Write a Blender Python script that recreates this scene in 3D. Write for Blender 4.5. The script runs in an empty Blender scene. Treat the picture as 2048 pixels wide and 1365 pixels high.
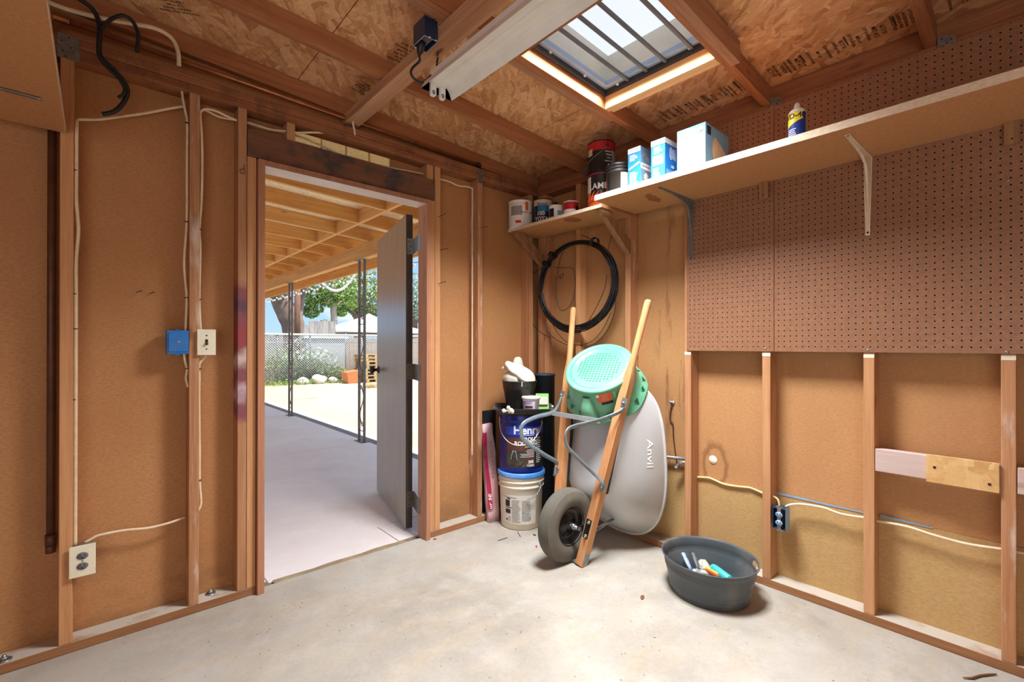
import bpy, bmesh, math, random
from mathutils import Vector, Matrix, noise
random.seed(7)
SC = bpy.context.scene
COL = SC.collection
PI = math.pi
V = Vector

# ------------------------------------------------------------------ survey of the room (metres, floor z = 0)
F, YAW, PIT, ROL, CY, EYE = 929.7466, math.radians(48.21656), math.radians(.128443), math.radians(.067598), 689.407, 1.179
_c, _s = math.cos(YAW), math.sin(YAW)
FW = V((_c*math.cos(PIT), _s*math.cos(PIT), math.sin(PIT)))
_r = V((_s, -_c, 0)); _u = _r.cross(FW)
RT = _r*math.cos(ROL) + _u*math.sin(ROL)
UP = RT.cross(FW)
CAM = V((0, 0, EYE))
def ray(u, v): return FW + RT*((u-1024)/F) + UP*((CY-v)/F)
def on_x(u, v, x): d = ray(u, v); return CAM + d*(x/d.x)
def on_y(u, v, y): d = ray(u, v); return CAM + d*(y/d.y)
def on_z(u, v, z): d = ray(u, v); return CAM + d*((z-EYE)/d.z)
def proj(p):
    d = V(p)-CAM; w = d.dot(FW)
    return 1024+F*d.dot(RT)/w, CY-F*d.dot(UP)/w

XR, YD = 2.4512, 2.4519          # stud faces of the right wall and of the door wall
XS, YS = XR+.089, YD+.089        # sheathing faces
SL = .0516                       # roof falls towards the right wall
def zraf(x): return 2.365 + SL*(XR-x)      # underside of the rafters
def zosb(x): return zraf(x) + .089         # underside of the roof sheets

# ------------------------------------------------------------------ mesh helpers
def NB(): return bmesh.new()
def bx(bm, x0, x1, y0, y1, z0, z1, bev=0, mi=0):
    vs = [bm.verts.new((x, y, z)) for x in (x0, x1) for y in (y0, y1) for z in (z0, z1)]
    fs = [bm.faces.new([vs[i] for i in q]) for q in ((0,1,3,2),(4,6,7,5),(0,4,5,1),(2,3,7,6),(0,2,6,4),(1,5,7,3))]
    for f in fs: f.material_index = mi
    if bev:
        es = list({e for f in fs for e in f.edges})
        bmesh.ops.bevel(bm, geom=es, offset=bev, segments=2, affect='EDGES', profile=.5)
    return fs
def hexa(bm, pts, bev=0, mi=0):
    """eight corners: lower ring of four then upper ring of four"""
    vs = [bm.verts.new(p) for p in pts]
    fs = [bm.faces.new([vs[i] for i in q]) for q in ((3,2,1,0),(4,5,6,7),(0,1,5,4),(1,2,6,5),(2,3,7,6),(3,0,4,7))]
    for f in fs: f.material_index = mi
    if bev:
        es = list({e for f in fs for e in f.edges})
        bmesh.ops.bevel(bm, geom=es, offset=bev, segments=2, affect='EDGES', profile=.5)
def obx(bm, M, sx, sy, sz, bev=0, mi=0):
    """box of half sizes in the frame M"""
    pts = [M @ V((a*sx, b*sy, c*sz)) for c in (-1, 1) for a, b in ((-1,-1),(1,-1),(1,1),(-1,1))]
    hexa(bm, pts, bev, mi)
def frame(o, z, x=None):
    z = V(z).normalized()
    x = V(x) if x is not None else (V((1,0,0)) if abs(z.x) < .8 else V((0,1,0)))
    x = (x - z*x.dot(z)).normalized(); y = z.cross(x)
    M = Matrix.Identity(4)
    for i, a in enumerate((x, y, z)): M.col[i][:3] = a
    M.translation = V(o)
    return M
def bar(bm, a, b, w, t, side=None, bev=0):
    """a straight bar from a to b: w along `side`, t across it"""
    a, b = V(a), V(b); d = b-a
    M = frame((a+b)/2, d, side)
    obx(bm, M, w/2, t/2, d.length/2, bev)
def smooth_path(pts, k=6):
    P = [V(p) for p in pts]; out = []
    n = len(P)
    for i in range(n-1):
        p0, p1, p2, p3 = P[max(i-1,0)], P[i], P[i+1], P[min(i+2,n-1)]
        for j in range(k):
            t = j/k
            out.append(.5*((2*p1)+(p2-p0)*t+(2*p0-5*p1+4*p2-p3)*t*t+(3*p1-p0-3*p2+p3)*t**3))
    out.append(P[-1]); return out
def tube(bm, pts, r, n=8, closed=False, rs=None, mi=0, flat=1.0, up=None):
    P = [V(p) for p in pts]; N = len(P); rings = []; nx = None
    for i, p in enumerate(P):
        d = (P[(i+1) % N]-P[i-1]) if closed else (P[min(i+1,N-1)]-P[max(i-1,0)])
        if d.length < 1e-9: d = V((0,0,1))
        d.normalize()
        if nx is None:
            nx = V(up) if up is not None else (V((0,0,1)) if abs(d.z) < .9 else V((1,0,0)))
        nx = (nx-d*nx.dot(d))
        if nx.length < 1e-6: nx = d.orthogonal()
        nx.normalize(); ny = d.cross(nx)
        rr = rs[i] if rs else r
        rings.append([bm.verts.new(p+(nx*math.cos(2*PI*k/n)*flat+ny*math.sin(2*PI*k/n))*rr) for k in range(n)])
    for i in range(N if closed else N-1):
        a, b = rings[i], rings[(i+1) % N]
        for k in range(n):
            f = bm.faces.new((a[k], a[(k+1)%n], b[(k+1)%n], b[k])); f.material_index = mi; f.smooth = True
    if not closed:
        for rg, fl in ((rings[0], True), (rings[-1], False)):
            f = bm.faces.new(rg[::-1] if fl else rg); f.material_index = mi
def loft(bm, rings, closed=True, cap0=False, cap1=False, mi=0, smooth=True, loop=False):
    R = [[bm.verts.new(p) for p in r] for r in rings]; n = len(R[0])
    for i in range(len(R) if loop else len(R)-1):
        a, b = R[i], R[(i+1) % len(R)]
        for k in range(n if closed else n-1):
            f = bm.faces.new((a[k], a[(k+1)%n], b[(k+1)%n], b[k])); f.material_index = mi; f.smooth = smooth
    if cap0: bm.faces.new(R[0][::-1]).material_index = mi
    if cap1: bm.faces.new(R[-1]).material_index = mi
    return R
def lathe(bm, c, prof, n=40, M=None, sx=1, sy=1, mi=0, close=False, a0=0):
    """profile of (r, z) pairs turned about z at c (or in the frame M)"""
    c = V(c); rings = []
    for r, z in prof:
        ring = []
        for k in range(n):
            a = a0+2*PI*k/n
            p = V((max(r,1e-5)*math.cos(a)*sx, max(r,1e-5)*math.sin(a)*sy, z))
            ring.append(M @ p if M else c+p)
        rings.append(ring)
    loft(bm, rings, mi=mi, loop=close)
    bmesh.ops.remove_doubles(bm, verts=bm.verts, dist=2e-5)
def ball(bm, c, r, sc=(1,1,1), sub=2):
    M = Matrix.Translation(c) @ Matrix.Diagonal((r*sc[0], r*sc[1], r*sc[2], 1))
    bmesh.ops.create_icosphere(bm, subdivisions=sub, radius=1, matrix=M)
    for f in bm.faces: f.smooth = True
def jitter(bm, amp, freq, seed=0):
    for v in bm.verts:
        v.co += noise.noise_vector(v.co*freq+V((seed, seed*1.7, 3)))*amp
_fontcache = {}
def text_bm(s, size, fn, depth=.0006, align='CENTER', shear=0, bold=0):
    """lettering as thin raised shapes; fn maps the flat (x, y, raise) to a point"""
    cu = bpy.data.curves.new('lettering', 'FONT'); cu.body = s; cu.size = size; cu.align_x = align; cu.align_y = 'CENTER'
    cu.shear = shear; cu.resolution_u = 3; cu.offset = bold*size; cu.extrude = depth/2
    o = bpy.data.objects.new('lettering', cu); COL.objects.link(o)
    bpy.context.view_layer.update()
    me = bpy.data.meshes.new_from_object(o.evaluated_get(bpy.context.evaluated_depsgraph_get()))
    bpy.data.objects.remove(o); bpy.data.curves.remove(cu)
    bm = NB(); bm.from_mesh(me); bpy.data.meshes.remove(me)
    for f in bm.faces: f.material_index = 0
    for v in bm.verts: v.co = fn(v.co.x, v.co.y, v.co.z+depth/2)
    return bm
def merge(bm, other):
    me = bpy.data.meshes.new('tmp'); other.to_mesh(me); other.free(); bm.from_mesh(me); bpy.data.meshes.remove(me)

def obj(name, bm, mats, parent=None, smooth=None, label=None):
    """links ONE mesh object; coordinates are given in the room and stored relative to the parent's base"""
    bmesh.ops.recalc_face_normals(bm, faces=bm.faces)
    me = bpy.data.meshes.new(name)
    if parent is not None:
        off = ROOT[parent.name]
        if off.length: bmesh.ops.translate(bm, verts=bm.verts, vec=-off)
    bm.to_mesh(me); bm.free()
    for m in (mats if isinstance(mats, (list, tuple)) else [mats]): me.materials.append(m)
    if smooth is not None:
        for p in me.polygons: p.use_smooth = smooth
    o = bpy.data.objects.new(name, me); COL.objects.link(o)
    ROOT[o.name] = V((0,0,0)) if parent is None else ROOT[parent.name].copy()
    if parent is not None: o.parent = parent
    if label: o['label'] = label
    return o
ROOT = {}
def thing(name, label, cat, loc=(0,0,0), group=None):
    o = bpy.data.objects.new(name, None); COL.objects.link(o); o.location = loc; o.empty_display_size = .05
    ROOT[o.name] = V(loc)
    o['label'] = label; o['category'] = cat; o['kind'] = 'thing'
    if group: o['group'] = group
    return o
def tag(o, label, cat, group=None, kind='thing'):
    o['label'] = label; o['category'] = cat; o['kind'] = kind
    if group: o['group'] = group
    return o
def solo(name, bm, m, label, cat, group=None, smooth=None, kind='thing'):
    """a thing that is one mesh: its origin goes to its own base"""
    lo = V((min(v.co.x for v in bm.verts)+max(v.co.x for v in bm.verts), min(v.co.y for v in bm.verts)+max(v.co.y for v in bm.verts), 0))/2
    lo.z = min(v.co.z for v in bm.verts)
    bmesh.ops.translate(bm, verts=bm.verts, vec=-lo)
    o = obj(name, bm, m, None, smooth); o.location = lo; ROOT[o.name] = lo
    return tag(o, label, cat, group, kind)
def struct(name, bm, m, parent=None, smooth=None):
    o = obj(name, bm, m, parent, smooth)
    if parent is None: o['kind'] = 'structure'
    return o

# ------------------------------------------------------------------ materials
def srgb(r, g, b):
    f = lambda c: (c/255/12.92) if c/255 <= .04045 else ((c/255+.055)/1.055)**2.4
    return (f(r), f(g), f(b), 1)
class NT:
    def __init__(s, name):
        s.m = bpy.data.materials.new(name); s.m.use_nodes = True; s.t = s.m.node_tree
        s.b = s.t.nodes['Principled BSDF']; s.co = None
    def n(s, typ, ins=None, **kw):
        o = s.t.nodes.new('ShaderNode'+typ)
        for k, v in kw.items(): setattr(o, k, v)
        for k, v in (ins or {}).items():
            i = o.inputs[k]
            if hasattr(v, 'is_output') or isinstance(v, bpy.types.NodeSocket): s.t.links.new(v, i)
            else: i.default_value = v
        return o
    def coord(s, scale=(1,1,1), rot=(0,0,0), loc=(0,0,0)):
        if s.co is None: s.co = s.n('TexCoord').outputs['Object']
        return s.n('Mapping', {'Vector': s.co, 'Scale': scale, 'Rotation': rot, 'Location': loc}).outputs[0]
    def noise(s, vec, scale, detail=3, rough=.55, dist=0):
        return s.n('TexNoise', {'Vector': vec, 'Scale': scale, 'Detail': detail, 'Roughness': rough, 'Distortion': dist}).outputs[0]
    def ramp(s, fac, stops, interp='LINEAR'):
        r = s.n('ValToRGB', {'Fac': fac}); cr = r.color_ramp; cr.interpolation = interp
        while len(cr.elements) < len(stops): cr.elements.new(.5)
        for e, (p, c) in zip(cr.elements, stops):
            e.position = p; e.color = c if len(c) == 4 else (*c, 1)
        return r.outputs[0]
    def mask(s, fac, a, b): return s.ramp(fac, [(a, (0,0,0)), (b, (1,1,1))])
    def mix(s, fac, a, b, mode='MIX'):
        o = s.n('MixRGB', blend_type=mode)
        for k, v in (('Fac', fac), ('Color1', a), ('Color2', b)):
            if isinstance(v, bpy.types.NodeSocket): s.t.links.new(v, o.inputs[k])
            else: o.inputs[k].default_value = v
        return o.outputs[0]
    def math(s, op, a, b=0, clamp=False):
        o = s.n('Math', operation=op, use_clamp=clamp)
        for i, v in enumerate((a, b)):
            if isinstance(v, bpy.types.NodeSocket): s.t.links.new(v, o.inputs[i])
            else: o.inputs[i].default_value = v
        return o.outputs[0]
    def sep(s, vec):
        return s.n('SeparateXYZ', {'Vector': vec}).outputs
    def rnd(s): return s.n('ObjectInfo').outputs['Random']
    def bump(s, h, st=.3, d=.002):
        o = s.n('Bump', {'Height': h, 'Strength': st, 'Distance': d}); s.t.links.new(o.outputs[0], s.b.inputs['Normal'])
    def done(s, col, rough=.6, metal=0, spec=None, **kw):
        for k, v in (('Base Color', col), ('Roughness', rough), ('Metallic', metal)):
            if isinstance(v, bpy.types.NodeSocket): s.t.links.new(v, s.b.inputs[k])
            else: s.b.inputs[k].default_value = v
        if spec is not None: s.b.inputs['Specular IOR Level'].default_value = spec
        for k, v in kw.items(): s.b.inputs[k.replace('_', ' ')].default_value = v
        return s.m
def paint(name, col, rough=.45, metal=0, var=.12, dirt=None, dirt_amt=.35, scale=18, spec=None, bumpy=0):
    """plain coloured surface with slight wear"""
    t = NT(name); v = t.coord()
    f = t.noise(v, scale, 4)
    dark = tuple(c*(1-var) for c in col[:3])+(1,); lite = tuple(min(1, c*(1+var)) for c in col[:3])+(1,)
    c = t.ramp(f, [(.3, dark), (.7, lite)])
    if dirt:
        d = t.mask(t.noise(v, scale*.35, 5, .65), .5, .72)
        c = t.mix(t.math('MULTIPLY', d, dirt_amt), c, dirt)
    if bumpy: t.bump(t.noise(v, scale*6, 3), bumpy, .002)
    return t.done(c, rough, metal, spec)
def lumber(name, c1, c2, axis, rough=.75, knots=.5, stain=None, freq=1.0):
    """sawn timber, grain along `axis`; boards differ a little from one another"""
    t = NT(name)
    sc = [34*freq]*3; sc['xyz'.index(axis)] = 1.3
    v = t.coord(tuple(sc))
    r = t.rnd()
    off = t.n('VectorMath', {0: v}, operation='ADD')
    cmb = t.n('CombineXYZ', {'X': t.math('MULTIPLY', r, 40), 'Y': t.math('MULTIPLY', r, 17), 'Z': t.math('MULTIPLY', r, 29)}).outputs[0]
    t.t.links.new(cmb, off.inputs[1]); v = off.outputs[0]
    g = t.noise(v, 1.0, 5, .6, .35)
    fine = t.noise(v, 4.5, 3, .6)
    c = t.ramp(g, [(.28, c2), (.5, tuple((a+b)/2 for a, b in zip(c1, c2))), (.72, c1)])
    c = t.mix(.28, c, t.ramp(fine, [(.35, c2), (.65, c1)]))
    tone = t.ramp(r, [(0, (.80,.78,.76)), (.5, (1,.98,.95)), (1, (1.0,.9,.82))])
    c = t.mix(.75, c, tone, 'MULTIPLY')
    if knots:
        ks = [9]*3; ks['xyz'.index(axis)] = 3.0
        kv = t.coord(tuple(ks), loc=(3.1, 1.7, .4))
        k = t.n('TexVoronoi', {'Vector': kv, 'Scale': 1.0, 'Randomness': 1}).outputs[0]
        c = t.mix(t.math('MULTIPLY', t.ramp(k, [(.05, (1,1,1)), (.13, (0,0,0))]), knots), c, (.10,.035,.012,1))
        b = t.mask(t.noise(t.coord(), 2.3, 5, .7), .56, .75)
        c = t.mix(t.math('MULTIPLY', b, .35), c, tuple(x*.55 for x in c2[:3])+(1,))
    if stain: c = stain(t, c)
    t.bump(t.math('ADD', g, fine), .25, .0015)
    return t.done(c, rough, 0, .25)
SKY, SUN, SKYL, FILL, EXPO = 1.15, 6.0, 68, 32, .13
# ---- timber
def paint_marks(t, c):
    # purple, red and white spray marks left on the stud beside the door
    xyz = t.sep(t.coord()); z = xyz[2]
    zn = t.math('DIVIDE', t.math('ADD', z, t.math('MULTIPLY', t.noise(t.coord(), 9, 3), .16)), 3)
    band = lambda a, b, s: t.math('MULTIPLY', t.mask(zn, a/3, (a+s)/3), t.math('SUBTRACT', 1, t.mask(zn, (b-s)/3, b/3)))
    c = t.mix(t.math('MULTIPLY', band(.90, 1.58, .06), .8), c, srgb(120, 62, 84))
    c = t.mix(t.math('MULTIPLY', band(1.22, 1.38, .05), .55), c, srgb(165, 60, 58))
    c = t.mix(t.math('MULTIPLY', band(1.42, 1.50, .04), .6), c, srgb(45, 66, 92))
    c = t.mix(t.math('MULTIPLY', band(1.14, 1.24, .05), .75), c, srgb(222, 205, 190))
    c = t.mix(t.math('MULTIPLY', band(.99, 1.09, .05), .65), c, srgb(212, 190, 196))
    return c
def white_scuff(t, c):
    m = t.mask(t.noise(t.coord((14, 14, 3.2)), 1, 4, .6), .56, .72)
    return t.mix(t.math('MULTIPLY', m, .65), c, srgb(226, 212, 200))
def header_stain(t, c):
    m = t.mask(t.noise(t.coord((5, 5, 7), loc=(1.3, .2, .1)), 1, 5, .65), .5, .64)
    c = t.mix(.5, c, srgb(112, 78, 60))
    return t.mix(t.math('MULTIPLY', m, .8), c, srgb(46, 58, 66))
def plate_dust(t, c):
    nz = t.sep(t.n('NewGeometry').outputs['Normal'])[2]
    m = t.math('MULTIPLY', t.mask(nz, .6, .9), t.mask(t.noise(t.coord((2, 2, 2)), 4, 4), .2, .45))
    return t.mix(t.math('MULTIPLY', m, .92), c, srgb(190, 182, 168))
def grimy(t, c):
    m = t.mask(t.noise(t.coord((3, 3, 1.2)), 2.2, 5, .7), .5, .68)
    return t.mix(t.math('MULTIPLY', m, .75), c, srgb(74, 56, 50))
WA, WB = srgb(205, 156, 116), srgb(160, 106, 68)
W_Z = lumber('stud_timber', WA, WB, 'z')
W_Zk = lumber('stud_timber_scuffed', WA, WB, 'z', stain=white_scuff)
W_Zp = lumber('stud_timber_painted', WA, WB, 'z', stain=paint_marks)
W_Zl = lumber('stud_timber_pale', srgb(218,168,122), srgb(182,126,82), 'z')
W_X = lumber('plate_timber_x', srgb(178,122,84), srgb(118,70,42), 'x', stain=grimy)
W_Y = lumber('plate_timber_y', srgb(176,118,80), srgb(120,72,44), 'y')
W_Xr = lumber('rafter_timber', srgb(190,132,90), srgb(142,90,56), 'x', stain=None)
W_Yb = lumber('beam_timber', srgb(226,184,148), srgb(182,128,88), 'y', knots=.8)
W_Xs = lumber('sole_plate_x', srgb(186,134,92), srgb(128,84,54), 'x', stain=plate_dust)
W_Ys = lumber('sole_plate_y', srgb(186,134,92), srgb(128,84,54), 'y', stain=plate_dust)
W_H = lumber('header_timber', srgb(150,104,76), srgb(96,62,44), 'x', stain=header_stain)
W_J = lumber('jamb_timber', srgb(194,146,116), srgb(162,112,84), 'z', knots=.25)
W_Jx = lumber('jamb_timber_head', srgb(196,150,122), srgb(158,112,88), 'x', knots=.25)
PRIMER = None
W_OUT = lumber('porch_timber', srgb(230,178,108), srgb(196,138,72), 'x', rough=.6)
W_OUTy = lumber('porch_timber_y', srgb(234,182,114), srgb(200,142,78), 'y', rough=.6)
W_BR = lumber('brace_timber', srgb(176,132,96), srgb(120,80,54), 'z')
W_HAN = lumber('handle_timber', srgb(222,166,116), srgb(192,132,84), 'z', knots=.1, freq=.7, rough=.6)
W_GREY = lumber('weathered_boards', srgb(196,192,188), srgb(128,122,118), 'z', knots=.4, freq=.25)
W_PAL = lumber('pallet_timber', srgb(214,190,150), srgb(160,130,92), 'x', freq=.4)

def board(name, c, c2, blot, spec=.25, rough=.6, stains=None):
    t = NT(name); v = t.coord()
    f = t.noise(t.coord((70, 70, 190)), 1, 3, .7)
    b = t.noise(v, 1.6, 4, .6)
    col = t.ramp(f, [(.3, c2), (.7, c)])
    col = t.mix(t.math('MULTIPLY', t.mask(b, .42, .72), .5), col, blot)
    sp = t.n('TexVoronoi', {'Vector': t.coord((60, 60, 95)), 'Scale': 1.0}).outputs[0]
    col = t.mix(t.math('MULTIPLY', t.ramp(sp, [(.03, (1,1,1)), (.09, (0,0,0))]), .35), col, srgb(222, 190, 150))
    if stains: col = stains(t, col)
    t.bump(f, .18, .001)
    return t.done(col, rough, 0, spec)
def left_marks(t, col):
    z = t.sep(t.coord())[2]
    m = t.math('MULTIPLY', t.math('SUBTRACT', 1, t.mask(z, .05, .32)), t.mask(t.noise(t.coord((3, 3, 7)), 1, 5, .7), .38, .62))
    return t.mix(t.math('MULTIPLY', m, .6), col, srgb(112, 84, 58))
def right_marks(t, col):
    xyz = t.sep(t.coord())
    n1 = t.mask(t.noise(t.coord((1, 9, 1.1)), 1.5, 5, .7), .54, .68)
    yn = t.math('DIVIDE', xyz[1], 3); near = t.math('MULTIPLY', t.mask(yn, 1.28/3, 1.36/3), t.math('SUBTRACT', 1, t.mask(yn, 1.5/3, 1.62/3)))
    col = t.mix(t.math('MULTIPLY', t.math('MULTIPLY', n1, near), .7), col, srgb(92, 60, 44))
    # tide ring of old damp around the pipe hole
    d = t.n('VectorMath', {0: t.coord((0, 1, .55)), 1: (0, 1.165, .285)}, operation='DISTANCE').outputs['Value']
    dn = t.math('ADD', d, t.math('MULTIPLY', t.noise(t.coord(), 22, 3), .03))
    ring = t.math('MULTIPLY', t.mask(dn, .062, .072), t.math('SUBTRACT', 1, t.mask(dn, .078, .095)))
    return t.mix(t.math('MULTIPLY', ring, .6), col, srgb(120, 76, 46))
B_L = board('brown_fibreboard', srgb(194,142,95), srgb(172,119,74), srgb(164,111,68), stains=left_marks)
B_R = board('brown_fibreboard_right', srgb(196,148,102), srgb(178,128,82), srgb(170,120,76), stains=right_marks)
B_LOW = board('yellow_fibreboard', srgb(198,164,112), srgb(178,140,90), srgb(180,144,96))
B_SH = board('shelf_particleboard', srgb(200,148,102), srgb(180,126,82), srgb(188,134,90), rough=.45)
B_EDGE = board('shelf_edge', srgb(232,214,190), srgb(206,182,152), srgb(214,194,166))

def osb(name, tones, rough=.7, dark=.5):
    t = NT(name); col = None
    for i, (rot, sc, seed) in enumerate(((.25, (7, 34, 9), 0), (1.15, (6, 30, 9), 5), (-.7, (8, 40, 9), 11), (2.2, (9, 44, 9), 17))):
        base = t.coord((1,1,1), (0,0,rot), (seed, seed*.7, 0))
        nz_ = t.n('VectorMath', {0: t.n('TexNoise', {'Vector': base, 'Scale': 6, 'Detail': 2}).outputs[1], 'Scale': .07}, operation='SCALE').outputs[0]
        wob = t.n('VectorMath', {0: base, 1: nz_}, operation='ADD').outputs[0]
        mv = t.n('Mapping', {'Vector': wob, 'Scale': sc}).outputs[0]
        vo = t.n('TexVoronoi', {'Vector': mv, 'Scale': 1.0, 'Randomness': 1})
        hue = t.sep(vo.outputs['Color'])
        c = t.ramp(hue[0], [(0, tones[0]), (.3, tones[1]), (.62, tones[2]), (1, tones[3])])
        if col is None: col = c
        else: col = t.mix(t.math('MULTIPLY', t.mask(hue[1], .45, .5), .8), col, c)
        if i == 1:
            crack = t.n('TexVoronoi', {'Vector': mv, 'Scale': 1.0}, feature='DISTANCE_TO_EDGE').outputs[0]
            k = t.math('MULTIPLY', t.ramp(crack, [(.0, (1,1,1)), (.035, (0,0,0))]), t.mask(hue[2], .72, .8))
    col = t.mix(t.math('MULTIPLY', k, dark), col, srgb(58, 32, 20))
    fine = t.noise(t.coord((90, 30, 40)), 1, 3, .7)
    col = t.mix(.22, col, t.ramp(fine, [(.35, tones[0]), (.65, tones[3])]))
    t.bump(t.math('ADD', fine, hue[0]), .25, .002)
    return t.done(col, rough, 0, .3)
OSB = osb('roof_strand_board', (srgb(170,112,70), srgb(206,148,98), srgb(220,166,116), srgb(240,196,148)))
OSB_P = osb('porch_strand_board', (srgb(236,208,160), srgb(244,220,174), srgb(248,228,188), srgb(252,236,204)), dark=.8)
OSB_S = osb('strand_board_offcut', (srgb(196,146,86), srgb(214,168,108), srgb(224,182,122), srgb(236,200,146)))

def concrete(name, a, b, warm, rough=.75, specks=True, scale=1.0):
    t = NT(name); v = t.coord()
    big = t.noise(v, .9*scale, 6, .62, .3); mid = t.noise(v, 5*scale, 5, .65); fin = t.noise(v, 60, 3, .7)
    st = t.noise(t.coord((2.2, 7, 1), (0,0,.6)), 1.3, 5, .65, .6)
    c = t.ramp(big, [(.32, b), (.62, a)])
    c = t.mix(t.math('MULTIPLY', t.mask(st, .45, .7), .6), c, warm)
    c = t.mix(t.math('MULTIPLY', t.mask(mid, .5, .74), .35), c, tuple(min(1, x*1.22) for x in a[:3])+(1,))
    c = t.mix(t.math('MULTIPLY', t.mask(t.noise(v, 2.4, 6, .7, .5), .57, .74), .35), c, tuple(x*.55 for x in b[:3])+(1,))
    c = t.mix(.16, c, t.ramp(fin, [(.3, b), (.7, a)]))
    if specks:
        s = t.n('TexVoronoi', {'Vector': v, 'Scale': 22}).outputs
        m = t.math('MULTIPLY', t.ramp(s[0], [(.05, (1,1,1)), (.1, (0,0,0))]), t.mask(t.sep(s[1])[0], .6, .65))
        c = t.mix(t.math('MULTIPLY', m, .55), c, srgb(96, 82, 66))
    t.bump(t.math('ADD', mid, t.math('MULTIPLY', fin, .5)), .22, .003)
    return t.done(c, rough, 0, .35)
CONC = concrete('floor_concrete', srgb(186,180,170), srgb(142,134,122), srgb(172,155,130))
CONC_P = concrete('porch_concrete', srgb(232,224,220), srgb(218,206,202), srgb(224,210,200), specks=False, scale=.6)
CONC_Y = concrete('yard_concrete', srgb(206,196,172), srgb(190,176,150), srgb(198,182,152), specks=False, scale=.4)
DIRT = concrete('joint_dirt', srgb(150,130,102), srgb(104,86,64), srgb(128,106,80), scale=5)

def pegboard_mat(name, y0, z0):
    t = NT(name); xyz = t.sep(t.coord())
    def cell(s, o): return t.math('SUBTRACT', t.math('FRACT', t.math('ADD', t.math('DIVIDE', t.math('SUBTRACT', s, o), .0254), .5+400)), .5)
    a, b = cell(xyz[1], y0), cell(xyz[2], z0)
    d = t.math('SQRT', t.math('ADD', t.math('MULTIPLY', a, a), t.math('MULTIPLY', b, b)))
    hole = t.ramp(d, [(.128, (1,1,1)), (.140, (0,0,0))]); halo = t.ramp(d, [(.14, (1,1,1)), (.26, (0,0,0))])
    f = t.noise(t.coord((60, 60, 60)), 1, 3); b2 = t.noise(t.coord(), 1.4, 4)
    c = t.ramp(f, [(.3, srgb(136,94,68)), (.7, srgb(154,108,80))])
    c = t.mix(t.math('MULTIPLY', t.mask(b2, .45, .7), .4), c, srgb(134, 90, 62))
    c = t.mix(t.math('MULTIPLY', halo, .22), c, srgb(196, 160, 138))
    c = t.mix(hole, c, (.006, .004, .003, 1))
    t.bump(t.math('SUBTRACT', 1, hole), .6, .003)
    rough = t.mix(hole, (.42,.42,.42,1), (.95,.95,.95,1))
    return t.done(c, rough, 0, .5)

PRIMER = paint('jamb_underside_lit', srgb(226,212,202), .6, 0, .05, srgb(180,150,130), .3, 8)  # head jamb underside: light from outdoors put into the pale colour
GALV = paint('galvanised_steel', srgb(150,152,150), .42, .75, .2, srgb(110,100,88), .5, 60)
STEEL = paint('grey_painted_steel', srgb(122,138,146), .35, .35, .12, srgb(150,140,125), .35, 30)
STEELL = paint('pale_steel_bar', srgb(176,184,186), .4, .3, .12, srgb(120,112,100), .4, 30)
BARS = paint('skylight_bars', srgb(84,90,98), .6, 0, .08)
SILV = paint('silver_frame', srgb(150,170,196), .5, .0, .08)
WHITE = paint('white_enamel', srgb(238,236,230), .35, 0, .03, srgb(170,150,126), .25, 9)
WHITEP = paint('white_plastic', srgb(240,238,232), .4, 0, .04, srgb(180,160,140), .2, 30)
CREAM = paint('cream_plate', srgb(236,228,202), .35, 0, .04, srgb(180,160,120), .25, 30)
CABLE = paint('cream_cable_sheath', srgb(232,208,174), .5, 0, .08, srgb(168,128,90), .35, 30)
CABLEY = paint('yellowed_cable_sheath', srgb(226,206,146), .5, 0, .08)
BLACKC = paint('black_rubber_cable', srgb(34,34,36), .5, 0, .2)
COPPER = paint('copper_pipe', srgb(176,112,70), .35, .7, .2, srgb(92,56,38), .6, 20)
IRON = paint('dark_iron_pipe', srgb(104,68,48), .5, .4, .25, srgb(50,34,28), .6, 12)
DARKM = paint('dark_metal', srgb(44,44,46), .45, .5, .2)
BLUEB = paint('blue_plastic_box', srgb(40,116,190), .4, 0, .08, srgb(120,110,100), .2, 50)
NAVYB = paint('dark_blue_box', srgb(34,52,82), .4, .0, .15)
GREYB = paint('grey_blue_box', srgb(140,170,196), .45, .1, .1)
DEVICE = paint('grey_receptacle', srgb(104,104,108), .4, 0, .1)
BLACK = paint('black_plastic', srgb(30,30,32), .4, 0, .2)
POT = paint('black_nursery_pot', srgb(44,46,44), .42, 0, .15, srgb(120,110,96), .25, 9)
TUBM = paint('charcoal_tub', srgb(76,82,86), .5, 0, .12, srgb(150,142,128), .55, 7, bumpy=.05)
TUBI = TUBM
TRAYM = paint('wheelbarrow_tray_paint', srgb(192,192,190), .35, .15, .06, srgb(150,128,104), .5, 3.2)
RUBBER = paint('dusty_tyre', srgb(98,93,82), .85, 0, .18, srgb(150,138,114), .6, 6)
HUBB = paint('black_wheel_rim', srgb(26,26,28), .25, .3, .2, srgb(110,98,80), .3, 14)
GREEN = paint('mint_green_plastic', srgb(100,176,138), .35, 0, .05, srgb(160,214,180), .4, 5)
GREEND = paint('green_inside', srgb(26,84,58), .4, 0, .08)
PIPEB = paint('dark_blue_pipe', srgb(36,46,58), .55, 0, .12, srgb(90,92,92), .25, 8)
BUCKW = paint('white_bucket_plastic', srgb(224,214,194), .4, 0, .05, srgb(188,164,132), .5, 5)
BUCKB = paint('blue_lid', srgb(70,140,214), .4, 0, .08, srgb(200,205,215), .3, 14)
HENB = paint('blue_pail', srgb(28,44,140), .3, .2, .12, srgb(20,20,60), .4, 8)
INKB = paint('black_print', srgb(26,24,24), .5, 0, .15)
INKW = paint('white_print', srgb(240,240,238), .5, 0, .03)
INKG = paint('grey_print', srgb(150,148,144), .5, 0, .12)
INKS = paint('stamp_ink', srgb(44,26,18), .8, 0, .2)
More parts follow.
